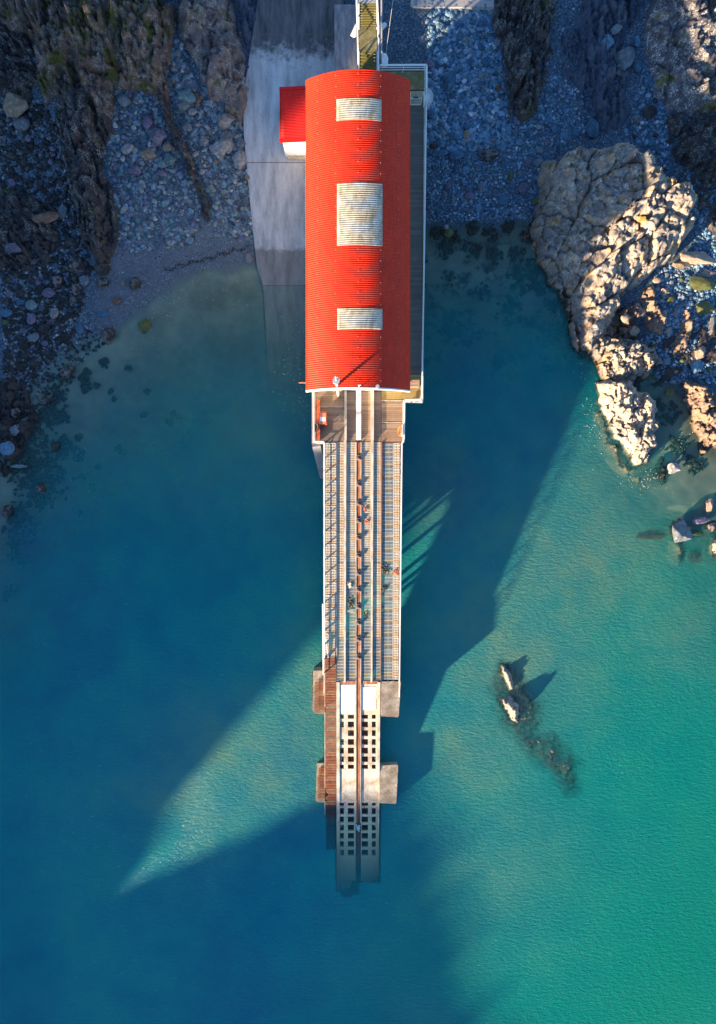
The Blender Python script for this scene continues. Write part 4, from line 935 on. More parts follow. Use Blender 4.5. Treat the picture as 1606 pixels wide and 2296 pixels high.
# roof top gear
mx_, my_ = P(759.5, 886, ZD)[:2]
ms = thing('mast', (mx_, my_, ZD), 'tall white mast with a grey camera head in front of the red roof', 'mast')
MB().tube((mx_, my_, ZD), (mx_, my_, 14.2), .15, 16, .12).build('pole', M['white'], ms, True)
MB().tube((mx_, my_, 14.2), (mx_, my_, 14.65), .30, 18).build('camera_head', M['galv'], ms)
MB().tube((mx_, my_, 14.65), (mx_-.02, my_+.02, 16.3), .035, 8).build('aerial', M['white'], ms)
lx, ly = P(843, 869, 12.3)[:2]
lp = thing('floodlight', (lx, yS-.1, 12.2), 'small white lamp on a bent arm at the right end of the gable', 'lamp')
MB().tube((lx, yS-.1, 12.1), (lx+.1, yS-.2, 14.0), .05, 8).build('arm', M['white'], lp)
MB().tube((lx+.1, yS-.2, 13.95), (lx+.1, yS-.2, 14.15), .16, 14).build('lamp_head', M['galv'], lp)
wv = thing('wind_vane', (0, yS-.1, 12.5), 'small white wind vane over the middle of the gable', 'wind vane')
MB().tube((.05, yS-.1, 12.5), (.12, yS-.12, 14.2), .03, 8).build('rod', M['white'], wv)
MB().box(.0, .25, yS-.16, yS-.08, 14.15, 14.25).build('vane', M['white'], wv)
bx, by = P(688, 859, 10)[:2]
o = MB().tube((bx-.7, by, 10.2), (bx+.4, by, 10.2), .05, 10).build('pipe', M['pinkorange']); tag(o, 'thin pinkish pipe sticking out left from under the roof', 'pipe')
o = MB().tube(P(921, 858.5, 8.6), P(938, 858, 8.6), .04, 8).build('pipe', M['pinkorange']); tag(o, 'thin pink pipe over the brown box right of the roof', 'pipe')

# ------------------------------------------------------------------ side walkway and landing
sw = thing('side_walkway', P(938, 500, ZD), 'dark boarded walkway along the right side of the boathouse', 'walkway')
def quadpoly(pts, z0, z1, name, mat, parent, zr=None):
    w = [P(a, b, z1 if zr is None else zr)[:2] for a, b in pts]
    if sum(w[i][0]*w[(i+1) % len(w)][1]-w[(i+1) % len(w)][0]*w[i][1] for i in range(len(w))) < 0: w = w[::-1]
    return MB().prism(w, z0, z1).build(name, mat, parent)
quadpoly([(900,236),(951,236),(947,840),(900,840)], ZD-.2, ZD, 'boards', M['deck_grey'], sw)
quadpoly([(893,840.3),(946,840.3),(945,897),(893,897)], ZD-.2, ZD-.005, 'boards', M['deck_y'], sw)
quadpoly([(951.3,145),(954,145),(949,900),(947.3,900)], ZD-.45, ZD+.06, 'edge_beam', M['timber'], sw)
for py in range(260, 880, 110):
    x, y, _ = P(946, py, ZD); MB().tube((x-.1, y, g1(x, y)-.5), (x-.1, y, ZD-.46), .16, 10).build('pile', M['galv'], sw)
ld = thing('landing', P(905, 175, ZD), 'algae stained landing at the foot of the stair with a railed corner', 'landing')
quadpoly([(850,160),(951,160),(951,235.5),(850,235.5)], ZD-.22, ZD+.004, 'boards', M['olive'], ld)
quadpoly([(850,159),(951,159),(951,156),(850,156)], ZD-.5, ZD+.02, 'edge_beam', M['rust_dark'], ld)

def railing(name, pts, z0, hts, mat, label, r=.05, posts=6, group=None, wide=None, pz=None):
    """pts: world points of the deck edge"""
    t = thing(name, pts[0], label, 'railing', group)
    for h in hts:
        mb = MB()
        for a, b in zip(pts[:-1], pts[1:]):
            A = (a[0], a[1], a[2]+h); B = (b[0], b[1], b[2]+h)
            if wide and h == hts[0]: mb.bar(A, B, wide, .07)
            else: mb.tube(A, B, r*.75, 8)
        mb.build('rail', mat, t)
    L = [0]
    for a, b in zip(pts[:-1], pts[1:]): L.append(L[-1]+math.dist(a, b))
    for k in range(posts):
        s = L[-1]*k/(posts-1); i = max(j for j in range(len(L)-1) if L[j] <= s+1e-6); u = (s-L[i])/(L[i+1]-L[i])
        p = Vector(pts[i]).lerp(Vector(pts[i+1]), u)
        MB().bar((p.x, p.y, p.z-.1), (p.x, p.y, p.z+hts[0]-.04), .07, .07).build('post', mat, t)
    return t
def top(px, py, zt, h): x, y, _ = P(px, py, zt); return (x, y, zt-h)
H1 = 1.1
railing('railing', [top(957,200,ZD+H1,H1), top(952.5,540,ZD+H1,H1), top(947.5,842,ZD+H1,H1)], 0, (H1, .72, .36), M['white'], 'long thin white railing on the outer side of the dark walkway', posts=15, wide=.09)
railing('railing', [top(947.3,843,ZD+H1,H1), top(946.5,896,ZD+H1,H1), top(907,897.5,ZD+H1,H1), top(905.5,985,ZD+H1,H1), top(903,992,ZD+H1,H1)], 0, (H1, .7, .35), M['white'], 'stepped white railing on the right side of the boarded launching deck', posts=8, wide=.17)
railing('railing', [top(852,146,ZD+H1,H1), top(957,145.5,ZD+H1,H1), top(957,199,ZD+H1,H1)], 0, (H1, .72, .36), M['white'], 'white corner railing round the landing at the top of the shingle', posts=4, wide=.16)
railing('railing', [top(703,880,ZD+H1,H1), top(704,990,ZD+H1,H1), top(726,990.5,ZD+H1,H1)], 0, (H1, .7, .35), M['white_rust'], 'white railing with rust spots on the left side of the launching deck', posts=5, wide=.12)

# gate and spikes
gx0, gy0, _ = P(920, 205, 8.2); gx1, gy1, _ = P(951, 205, 8.2)
gt = thing('gate', (gx0, gy0, ZD), 'white barred gate across the walkway below the landing', 'gate')
def gp(u, w): # leaning gate: from high near edge to low far edge
    a = Vector(P(921+u*29, 205, 8.9)); b = Vector(P(921+u*22, 235, 7.1)); return a.lerp(b, w)
mb = MB(); [mb.bar(gp(0, w), gp(1, w), .05, .05) for w in (0, 1)]; mb.bar(gp(1, 0), gp(1, 1), .05, .05); mb.bar(gp(0, 0), gp(0, 1), .05, .05); mb.build('frame', M['white'], gt)
MB().bar(gp(0, .5), gp(1, .5), .09, .05).build('cross_bar', M['white'], gt)
for k in range(1, 9): MB().bar(gp(k/9, 0), gp(k/9, 1), .028, .028).build('bar', M['white'], gt)
MB().bar(gp(.22, .42), gp(.68, .42), .18, .06).build('latch_plate', M['black'], gt)
MB().bar(P(919, 203, 9), P(952, 203, 9), .12, .12).build('lintel', M['rust_dark'], gt)
sx_, sy_, _ = P(951, 220, 8.2)
sp = thing('spike_fan', (sx_, sy_, 8.0), 'white fan of anti climb spikes outside the gate post', 'spikes')
for k in range(27):
    t = math.radians(-62+k*124/26); r = 1.15
    MB().tube((sx_, sy_, 8.2), (sx_+math.cos(t)*r*.75+.0, sy_+math.sin(t)*r*.85, 8.2+.25*math.cos(t)), .016, 5).build('spike', M['white'], sp)
MB().bar((sx_, sy_+.7, 8.2), (sx_, sy_-.7, 8.2), .06, .6).build('mount', M['white'], sp)
# stair
st = thing('staircase', P(826, 100, ZD), 'mossy stair with a middle landing and white handrails at the top of the frame', 'staircase')
def flight(py0, py1, z0, z1, n, name):
    ya, yb = P(0, py0, z0)[1], P(0, py1, z1)[1]
    for i in range(n):
        y0 = ya+(yb-ya)*i/n; y1 = ya+(yb-ya)*(i+1)/n; z = z0+(z1-z0)*(i+1)/n
        xl, xr = P(807, 0, z)[0], P(843.5, 0, z)[0]
        MB().box(xl, xr, y0, y1+.03, z-.07, z).build(name, M['tread'], st)
    for xx in (804.5, 846):
        MB().bar((P(xx, 0, z0)[0], ya, z0), (P(xx, 0, z1)[0], yb, z1+.05), .09, .3).build('stringer', M['white'], st)
flight(176, 115, 7.0, 8.3, 8, 'tread'); flight(65, 8, 8.3, 9.9, 10, 'tread')
a = P(805, 115, 8.3); b = P(845.5, 65, 8.3); MB().box(a[0], b[0], a[1], b[1], 8.1, 8.302).build('landing_board', M['olive'], st)
a = P(804, 8, 9.9); b = P(846, -50, 9.9); MB().box(a[0], b[0], a[1], b[1], 9.7, 9.9).build('top_landing', M['concrete_grey'], st)
for i, (xa, xb) in enumerate(((804, 799.5), (849, 847))):
    MB().bar((*P(xa, 160, 8.1)[:2], 8.1), (*P(xb+2, 65, 9.4)[:2], 9.4), .12, .08).build('handrail', M['white_rust'], st)
    MB().bar((*P(xb+2, 64, 9.4)[:2], 9.4), (*P(xb-(1-i)*1-i*3, -40, 11.0)[:2], 11.0), .12, .08).build('handrail', M['white_rust'], st)
    for py, z in ((150, 8.2), (110, 8.8), (66, 9.4), (20, 10.4)):
        x, y, _ = P(xa-(xa-xb)*(160-py)/160, py, z); MB().bar((x, y, z-1.2), (x, y, z-.05), .06, .06).build('post', M['white'], st)
for px in (811, 841):
    for py in (20, 90, 150):
        x, y, _ = P(px, py, 7); MB().bar((x, y, 1.5), (x, y, 6.75), .18, .18).build('leg', M['galv'], st)
o = MB().bar(P(855, -50, 8), P(856, 145, 7), .14, .14).build('pipe', M['galv']); tag(o, 'dark galvanised pipe run between the stair and the shingle', 'pipe')
o = MB().tube(P(888, -50, 9.5), P(863, 140, 7.6), .02, 6).build('cable', M['timber']); tag(o, 'thin slack cable running from the top edge to the landing', 'cable')
def lampbox(pts, z0, z1, name, mat, label, cat):
    w = [P(a, b, z1)[:2] for a, b in pts]
    if sum(w[i][0]*w[(i+1) % len(w)][1]-w[(i+1) % len(w)][0]*w[i][1] for i in range(len(w))) < 0: w = w[::-1]
    o = MB().prism(w, z0, z1).build(name, mat); tag(o, label, cat)
lampbox([(787,76),(798,52),(799,78),(794,80)], 7.6, 7.9, 'lamp', M['white'], 'white boat shaped lamp on the left of the upper stair', 'lamp')
lampbox([(856,54),(863,49),(868,53),(858,64)], 7.6, 7.9, 'lamp', M['white'], 'small white lamp on the right of the upper stair', 'lamp')
lampbox([(857,118),(867,120),(871,130),(870,143),(857,143)], 7.3, 7.9, 'cabinet', M['white'], 'white cabinet with a rounded lid between the lower stair and the shingle', 'cabinet')

# ------------------------------------------------------------------ launching deck
dk = thing('launching_deck', P(803, 935, ZD), 'brown boarded launching deck in front of the boathouse', 'deck')
def brd(x0, x1, y0, y1, name, mat, dz=0, th=.2, parent=dk): return boxat(x0, x1, y0, y1, ZD+dz-th, ZD+dz).build(name, mat, parent)
brd(708, 772.5, 866, 912, 'boards', M['deck']); brd(708, 772.5, 912.5, 990, 'boards', M['deck_d'], -.003)
brd(777.5, 797.5, 866, 990, 'boards', M['deck_d']); brd(811, 831.5, 866, 990, 'boards', M['deck']); brd(838.5, 854.5, 866, 990, 'boards', M['deck_d'])
brd(855.5, 902, 866, 898, 'boards', M['deck_y']); brd(855.5, 902, 898.5, 947, 'boards', M['deck']); brd(855.5, 902, 947.5, 990, 'boards', M['deck'], -.003)
brd(772.5, 777.5, 868, 986, 'timber_track', M['timber'], .32, .6); brd(831.5, 838.5, 868, 986, 'timber_track', M['timber'], .32, .6)
brd(798.5, 810, 870, 986, 'keel_track', M['concrete_light'], .18, .5)
brd(855.5, 902, 897.6, 899.4, 'threshold_strip', M['timber_white'], .04); brd(855.5, 902, 946.6, 948, 'threshold_strip', M['timber_white'], .04); brd(718, 772, 911.6, 912.9, 'threshold_strip', M['timber_white'], .04)
brd(699.5, 704, 877, 993, 'edge_beam', M['timber'], .05, .6); brd(704.5, 707.6, 877, 993, 'edge_beam', M['timber'], .02, .5); brd(902.5, 907, 900, 992, 'edge_beam', M['timber'], .05, .6)
brd(902.3, 948, 897.5, 902, 'edge_beam', M['timber'], .05, .6)
brd(708, 728, 990.5, 994.5, 'edge_beam', M['timber'], .02, .5); brd(856, 902, 990.5, 993, 'edge_beam', M['rust_dark'], .0, .5)
quadpoly([(705,866),(905,866),(903,990),(728,990),(728,994),(702,994)], ZD-.65, ZD-.25, 'floor_slab', M['concrete_grey'], dk)
# raking leg and columns
a = Vector(P(709, 996, 6.6)); b = Vector((P(727, 1075, 0)[0], P(0, 1075, 0)[1], -1.0))
MB().bar(a, b, .8, .5).build('raking_leg', M['concrete_grey'], dk)
for px in (712, 770, 840, 895):
    for py in (905, 978):
        x, y, _ = P(px, py, ZD-1); MB().tube((x, y, -6), (x, y, ZD-.66), .3, 12).build('column', M['concrete_grey'], dk)
# things on the deck
lk = thing('locker', P(723, 936, ZD), 'faded orange locker with a white patch on its lid', 'locker')
boxat(714.5, 733, 922.5, 951, ZD+.01, ZD+.85).build('box', M['orange'], lk)
boxat(715.3, 731.5, 925.5, 950.5, ZD+.86, ZD+.93).build('lid', M['pinkorange'], lk)
boxat(717.5, 730.5, 935, 944.5, ZD+.931, ZD+.94).build('label_panel', M['white'], lk)
o = boxat(710.5, 717.5, 896, 988, ZD+.01, ZD+.32).build('beam', M['orange']); tag(o, 'long orange painted beam along the left deck railing', 'beam')
rg = thing('life_ring', P(897.5, 966, ZD+.8), 'orange life ring hanging inside the right deck railing', 'life ring')
vv = []; ff = []
cx_, cy_, cz_ = P(898, 966, ZD+.75)
for i in range(28):
    for j in range(10):
        a = 2*PI*i/28; b = 2*PI*j/10; rr = .42+.10*math.cos(b)
        vv.append((cx_+.10*math.sin(b)+.12*math.sin(a), cy_+rr*math.cos(a), cz_+rr*math.sin(a)*.9)); ff.append((i*10+j, ((i+1) % 28)*10+j, ((i+1) % 28)*10+(j+1) % 10, i*10+(j+1) % 10))
obj('ring', vv, ff, M['orange'], rg, True); MB().box(cx_+.12, cx_+.18, cy_-.5, cy_+.5, cz_-.5, cz_+.5).build('backing_board', M['white'], rg)
bb = thing('storage_box', P(932, 860, ZD), 'flat brown box beside the lower right corner of the red roof', 'box')
boxat(915, 940, 852.5, 866.5, ZD+.01, ZD+.7).build('body', M['brownbox'], bb); boxat(914, 941, 851.5, 867, ZD+.71, ZD+.77).build('lid', M['brownbox'], bb)
rb = thing('rescue_line_board', P(706, 960, ZD+.5), 'small dark board with a coiled white line on the left deck railing', 'rescue board')
MB().box(P(705,0,8)[0], P(709,0,8)[0], P(0,966,8)[1], P(0,950,8)[1], ZD+.3, ZD+1.0).build('board', M['black'], rb)
vv = []; ff = []; cx_, cy_, cz_ = P(709.5, 958, ZD+.7)
for i in range(24):
    for j in range(6):
        a = 2*PI*i/24; b = 2*PI*j/6; rr = .28+.025*math.cos(b); vv.append((cx_+.025*math.sin(b)+.1*math.sin(a)+.05, cy_+rr*math.cos(a), cz_+rr*math.sin(a))); ff.append((i*6+j, ((i+1) % 24)*6+j, ((i+1) % 24)*6+(j+1) % 6, i*6+(j+1) % 6))
obj('coil', vv, ff, M['white'], rb, True)

# ------------------------------------------------------------------ slipway
YT = P(0, 990, ZD)[1]; SL = 7.0/(YT-P(0, 1830, 0)[1])
def sz(y): return ZD-(YT-y)*SL
def SP(px, py, dz=0):
    z = 3.
    for _ in range(14): x, y, _q = P(px, py, z); z = sz(y)+dz
    return Vector((x, y, z))
sl = thing('slipway', (0, YT, 0), 'long lifeboat slipway sloping from the deck down into the sea', 'slipway')
def strip(x0a, x1a, py0, x0b, x1b, py1, name, mat, dz=0, th=.12, parent=None, ret=False):
    """sloping slab between picture rows py0 (upper) and py1 (lower)"""
    A, B, D, E = SP(x0a, py0, dz), SP(x1a, py0, dz), SP(x1b, py1, dz), SP(x0b, py1, dz)
    dn = Vector((0, 0, th)); v = [A-dn, B-dn, D-dn, E-dn, A, B, D, E]
    f = [(0,1,2,3),(7,6,5,4),(0,4,5,1),(1,5,6,2),(2,6,7,3),(3,7,4,0)]
    if ret: return v, f
    return obj(name, v, f, mat, parent or sl)
def lx(a, b, t): return a+(b-a)*t
def tt(py): return (py-991)/(1530-991)
# lanes top-> bottom
lanes = [(755,770.5, 756,770.5,'grate_b'), (777.5,798, 776,797.5,'grate'), (811,831.5, 809.5,830.5,'grate'), (838.5,855, 836,853.5,'grate_b')]
for (a0, b0, a1, b1, mt) in lanes:
    cuts = [991, 1060, 1125, 1195, 1262, 1330, 1390, 1430, 1480, 1530]
    for c0, c1 in zip(cuts[:-1], cuts[1:]):
        mm = 'grate_thin' if (c0 >= 1262 and mt == 'grate') or c0 >= 1430 else mt
        t0, t1 = tt(c0), tt(c1)
        strip(lx(a0, a1, t0), lx(b0, b1, t0), c0+.5, lx(a0, a1, t1), lx(b0, b1, t1), c1-.4, 'grating_panel', M[mm])
# left walkway panels with pale frames
cuts = [993]+[1015+k*30.8 for k in range(15)]+[1472]
cuts = [993, 1020]+[1020+28.55*k for k in range(1, 16)]
cuts[-1] = 1472
prev = cuts[0]
for c1 in cuts[1:]:
    t0, t1 = tt(prev), tt(c1)
    strip(lx(729.5, 731, t0), lx(753.5, 755, t0), prev+1.4, lx(729.5, 731, t1), lx(753.5, 755, t1), c1-.2, 'grating_panel', M['grate_b'], .02)
    strip(lx(729.5, 731, t0), lx(754, 755.3, t0), prev, lx(729.5, 731, t0+.002), lx(754, 755.3, t0+.002), prev+1.4, 'tread_bar', M['timber_white'], .06)
    prev = c1
strip(754, 755, 992, 755, 756, 1472, 'edge_strip', M['timber'], .08)
# right walkway
cuts = list(range(993, 1500, 27))+[1524]
for c0, c1 in zip(cuts[:-1], cuts[1:]):
    t0, t1 = tt(c0), tt(c1)
    strip(lx(858.5, 855.5, t0), lx(883, 880, t0), c0+.3, lx(858.5, 855.5, t1), lx(883, 880, t1), c1-.3, 'grating_panel', M['grate_thin'], .0)
    strip(lx(883.3, 880.3, t0), lx(897.5, 892.5, t0), c0+.3, lx(883.3, 880.3, t1), lx(897.5, 892.5, t1), c1-.3, 'grating_panel', M['grate_b'], .0)
# rails
strip(771, 777, 987, 770.8, 775.2, 1530, 'timber_rail', M['timber_white'], .16, .4); strip(832, 838, 987, 831, 835.2, 1530, 'timber_rail', M['timber_white'], .16, .4)
strip(855.2, 858, 990, 853.7, 855.2, 1530, 'side_beam', M['rust_dark'], .12, .5)
strip(725, 729, 993, 726, 730.5, 1560, 'side_beam', M['concrete'], -.02, .5); strip(898, 901.5, 993, 893.2, 897, 1527, 'side_beam', M['concrete'], -.05, .4)
# keel channel & rollers
strip(799.5, 809.2, 992, 799.2, 808, 1845, 'keel_channel', M['rust'], .07, .35)
strip(798.2, 799.4, 991, 798.0, 799.1, 1845, 'channel_flange', M['timber'], .14, .4); strip(809.3, 810.5, 991, 808.1, 809.2, 1845, 'channel_flange', M['timber'], .14, .4)
strip(799, 808.5, 1846, 799.5, 808, 1940, 'keel_channel', M['rust_dark'], .05, .35)
for k, py in enumerate([1026, 1085, 1128, 1167, 1205, 1245, 1285, 1322, 1360, 1396, 1433, 1473]):
    p = SP(803.8, py, .2)
    r = MB().tube((p.x-.17, p.y, p.z), (p.x+.17, p.y, p.z), .16, 12).build('roller', M['rust_dark'], sl, True)
    MB().box(p.x-.2, p.x+.2, p.y+.16, p.y+.22, p.z-.22, p.z+.04).build('roller_bracket', M['timber'], r)
    MB().box(p.x-.2, p.x+.2, p.y-.22, p.y-.16, p.z-.22, p.z+.04).build('roller_bracket', M['galv'], r)
# concrete lower slip with openings
cb = [515, 565, 617, 695, 795, 875, 925, 975]
cbd = [(1200+v*.3113)/1.784 for v in cb]
cols = [(cbd[0], cbd[1]), (cbd[2], cbd[3]), (cbd[4], cbd[5]), (cbd[6], cbd[7])]
rowsA = [(832,885),(920,995),(1032,1108),(1145,1220),(1255,1332),(1368,1440),(1475,1528)]
rowsA = [((2600+a*.3113)/1.784, (2600+b*.3113)/1.784) for a, b in rowsA]
rowsB = [(38,75),(105,185),(215,290),(320,395),(425,500),(530,605),(640,715)]
rowsB = [((3200+a*.3113)/1.784, (3200+b*.3113)/1.784) for a, b in rowsB]
def slabgrid(x0, x1, ys, holes, xs, name, mat, dz=0, th=.3):
    """sheet from picture rows with rectangular openings"""
    X = sorted(set([x0, x1]+xs)); V = []; F = []; ix = {}
    def vid(a, b, t):
        k = (round(a, 2), round(b, 2), t)
        if k not in ix: ix[k] = len(V); p = SP(a, b, dz); V.append((p.x, p.y, p.z-(th if t else 0)))
        return ix[k]
    solid = {}
    for i in range(len(X)-1):
        for j in range(len(ys)-1):
            cxm, cym = (X[i]+X[i+1])/2, (ys[j]+ys[j+1])/2
            solid[i, j] = not any(a < cxm < b and c < cym < d for a, b, c, d in holes)
    for (i, j), s in solid.items():
        if not s: continue
        a, b, c, d = X[i], X[i+1], ys[j], ys[j+1]
        F.append((vid(a, d, 0), vid(b, d, 0), vid(b, c, 0), vid(a, c, 0))); F.append((vid(a, c, 1), vid(b, c, 1), vid(b, d, 1), vid(a, d, 1)))
        for (di, dj, p, q) in ((-1, 0, (a, c), (a, d)), (1, 0, (b, d), (b, c)), (0, -1, (b, c), (a, c)), (0, 1, (a, d), (b, d))):
            if not solid.get((i+di, j+dj), False): F.append((vid(*p, 0), vid(*p, 1), vid(*q, 1), vid(*q, 0)))
    return obj(name, V, F, mat, sl)
allr = rowsA+rowsB
holes = [(c[0], c[1], r[0], r[1]) for ri, r in enumerate(allr) for ci, c in enumerate(cols) if not (ri == 2 and ci == 0)]
yl = sorted([1530.0]+[v for r in allr for v in r]+[1600, 1690, 1975])
def slabpart(x0, x1, mat, nm):
    xs = [v for c in cols for v in c if x0 < v < x1]
    return slabgrid(x0, x1, yl, holes, xs, nm, mat)
slabpart(762, 797.8, M['concrete'], 'concrete_bed'); slabpart(809.4, 846.5, M['concrete'], 'concrete_bed')
strip(754.5, 761.7, 1530, 755, 761.7, 2005, 'concrete_kerb', M['concrete'], .10, .5)
strip(846.8, 853, 1530, 846.8, 849.5, 1965, 'concrete_kerb', M['concrete'], .14, .5)
strip(762, 790, 1975.5, 764, 786, 1992, 'broken_end', M['concrete'], -.02, .25); strip(812, 838, 1975.5, 816, 830, 1984, 'broken_end', M['concrete'], -.02, .25)
# bleached panels
strip(764, 797, 1536, 764, 797, 1600, 'bleached_panel', M['concrete_light'], .03, .1); strip(811, 842.5, 1541, 811, 842.5, 1592, 'bleached_panel', M['concrete_light'], .035, .1)

# gratings under the openings
for r0, r1 in rowsA:
    for a, b in cols: strip(a-1, b+1, r0-1, a-1, b+1, r1+1, 'under_grating', M['grate_rust'], -.42, .06)
for r0, r1 in rowsB[:3]:
    for a, b in cols: strip(a-1, b+1, r0-1, a-1, b+1, r1+1, 'under_grating', M['grate_dark'], -.42, .06)
# rusty left walkway
cuts = [1472, 1502, 1530, 1560, 1590, 1612, 1640, 1668, 1696, 1722, 1753, 1778, 1806, 1850]
for i, (c0, c1) in enumerate(zip(cuts[:-1], cuts[1:])):
    strip(729.5, 753.8, c0+.4, 729.8, 753.8, c1-.4, 'rusty_grating', M['grate_rust' if i < 12 else 'grate_dark'], .03)
strip(728, 729.3, 1472, 728.4, 729.5, 1900, 'side_beam', M['concrete'], -.02, .5)
strip(729.5, 753.8, 1850.5, 731, 752, 1905, 'rusty_grating', M['grate_dark'], -.25)
# rusty cover where bed meets gratings
strip(764, 852, 1527, 764, 852, 1534, 'rusty_sill', M['rust'], .055, .15)
# pier heads
def head(pts, z, name, mat, dz=3.5):
    pp = []
    for i in range(len(pts)):
        (a, b), (c, d) = pts[i], pts[(i+1) % len(pts)]; m = max(1, int(math.hypot(c-a, d-b)/5))
        for k in range(m): pp.append((a+(c-a)*k/m+random.uniform(-.45, .45), b+(d-b)*k/m+random.uniform(-.45, .45)))
    w = [P(a, b, z)[:2] for a, b in pp]
    if sum(w[i][0]*w[(i+1) % len(w)][1]-w[(i+1) % len(w)][0]*w[i][1] for i in range(len(w))) < 0: w = w[::-1]
    return MB().prism(w, z-dz-3, z).build(name, mat, sl)
z1, z2 = SP(803, 1570).z, SP(803, 1757).z
head([(854.5,1528),(897.5,1528),(899,1532),(894.5,1604),(892,1608),(854.5,1606)], z1+.42, 'pier_head', M['pad'])
head([(853,1717),(890,1715),(893,1718),(889,1800),(886,1802.5),(851,1801)], z2+.36, 'pier_head', M['pad'])
head([(702.5,1504),(728.4,1504),(728.4,1601),(707,1600),(701,1592)], z1-.35, 'pier_head', M['pad'])
head([(711,1712),(728.4,1712),(728.4,1799),(712,1799),(708,1794)], z2-.25, 'pier_head', M['pad'])
def flatp(x0, x1, y0, y1, z, name, mat, th=.1): return boxat(x0, x1, y0, y1, z-th, z).build(name, mat, sl)
flatp(706, 729, 1530, 1561.5, z1-.15, 'rusty_grating', M['grate_rust']); flatp(705.5, 729, 1562, 1598, z1-.15, 'rusty_grating', M['grate_rust'])
flatp(715, 729, 1722, 1738.5, z2-.1, 'rusty_grating', M['grate_rust']); flatp(713, 729, 1739, 1790, z2-.1, 'rusty_grating', M['grate_rust'])
for k in range(5): flatp(700.3, 703.4, 1508+k*18, 1518+k*18, z1-.45, 'fender_block', M['rust_dark'], .9)
# ground beams and columns under the slip
for py in (1060, 1200, 1330, 1460):
    a, b = SP(728, py, -.3), SP(897, py, -.3)
    MB().bar(a, b, .3, .4).build('cross_beam', M['concrete_grey'], sl)
    for px in (745, 800, 860, 890):
        p = SP(px, py, -.5); MB().tube((p.x, p.y, -7), (p.x, p.y, p.z), .2, 10).build('column', M['concrete_grey'], sl)
for px in (731, 756, 773, 798, 810, 834, 854, 870, 882, 894):
    MB().bar(SP(px, 995, -.42), SP(px, 1525, -.42), .12, .55).build('beam', M['concrete_grey'], sl)  # most of these unseen beams are added to stop sun through the gratings
for py in (1650, 1700, 1850, 1910):
    for px in (762, 800, 845):
        p = SP(px, py, -.3); MB().tube((p.x, p.y, -9), (p.x, p.y, p.z), .3, 10).build('column', M['concrete_grey'], sl)
for px in (734, 760, 800, 850):
    MB().bar(SP(px, 996, -1.35), SP(px, 1302, -1.35), .25, 1.4).build('sun_stop_girder', M['concrete_grey'], sl)  # unseen girders added to stop sun leaking under the slip
# slip railings
def slrail(pxa, pya, pxb, pyb, mat, label, posts, hh=.55, name='railing'):
    a, b = SP(pxa, pya, hh), SP(pxb, pyb, hh)
    t = thing(name, (a.x, a.y, a.z-hh), label, 'railing')
    MB().bar(a, b, .1, .07).build('rail', mat, t)
    MB().tube(a-Vector((0, 0, hh*.5)), b-Vector((0, 0, hh*.5)), .03, 8).build('rail', mat, t)
    for k in range(posts):
        p = a.lerp(b, k/(posts-1)); MB().bar((p.x, p.y, p.z-hh), (p.x, p.y, p.z-.03), .09, .09).build('post', mat, t)
slrail(727.5, 993, 727.5, 1475, M['white_rust'], 'long white handrail down the left side of the slipway', 16)
slrail(901.5, 996, 895.5, 1562, M['white'], 'long white handrail down the right side of the slipway', 18)
slrail(723.5, 1355, 725, 1512, M['white'], 'short outer white handrail beside the lower left of the slipway', 6)
o = MB().bar(SP(730, 1430, .3), SP(736, 1474, .1), .1, .1).build('pole', M['white_rust']); tag(o, 'loose white pole lying slanted at the lower left of the slipway', 'pole')
# weed and debris on the gratings
def debris(px, py, rad, n, mat, label, seed, z=.12):
    r = np.random.default_rng(seed); v, f = IC[1]; VV = []; FF = []; nb = 0
    for _ in range(n):
        p = SP(px+r.normal()*rad*.5, py+r.normal()*rad*.6, z); s = r.uniform(.05, .14)
        w = v*[s*r.uniform(.5, 2), s*r.uniform(.5, 1.2), .04]; t = r.uniform(0, PI)
        VV.append(np.stack([w[:, 0]*math.cos(t)-w[:, 1]*math.sin(t), w[:, 0]*math.sin(t)+w[:, 1]*math.cos(t), w[:, 2]], 1)+[p.x, p.y, p.z]); FF.append(f+nb); nb += len(v)
    o = obj('seaweed_clump', np.concatenate(VV), np.concatenate(FF), mat); tag(o, label, 'seaweed')
debris(819.5, 1139, 4, 10, M['redweed'], 'upper red weed clump on the slipway grating right of the keel channel', 1)
debris(825, 1168, 4, 9, M['redweed'], 'lower red weed clump on the slipway grating right of the keel channel', 2)
debris(889, 1282, 6, 14, M['redweed'], 'red weed clump on the right walkway of the slipway', 3)
debris(862, 1280, 8, 26, M['weedmat'], 'upper black weed heap on the inner edge of the right walkway', 4)
debris(861, 1320, 5, 24, M['weedmat'], 'middle black weed heap strung along the inner edge of the right walkway', 5)
debris(787, 1352, 7, 26, M['weedmat'], 'black weed heap left of the keel channel near the bottom of the gratings', 6)
debris(786, 1311, 6, 16, M['fleck'], 'pale straw coloured weed tangle left of the keel channel', 7)
debris(820, 1378, 4, 10, M['weedmat'], 'small dark weed tuft right of the keel channel', 8)
debris(804, 1856, 3.5, 34, M['foam'], 'white foam washing up the keel channel at the waterline', 9, .1)
a = SP(780, 1370, .15); b = SP(792, 1371, .15); o = MB().bar(a, b, .2, .06).build('board', M['timber_white']); tag(o, 'short pale board lying left of the keel channel', 'board')

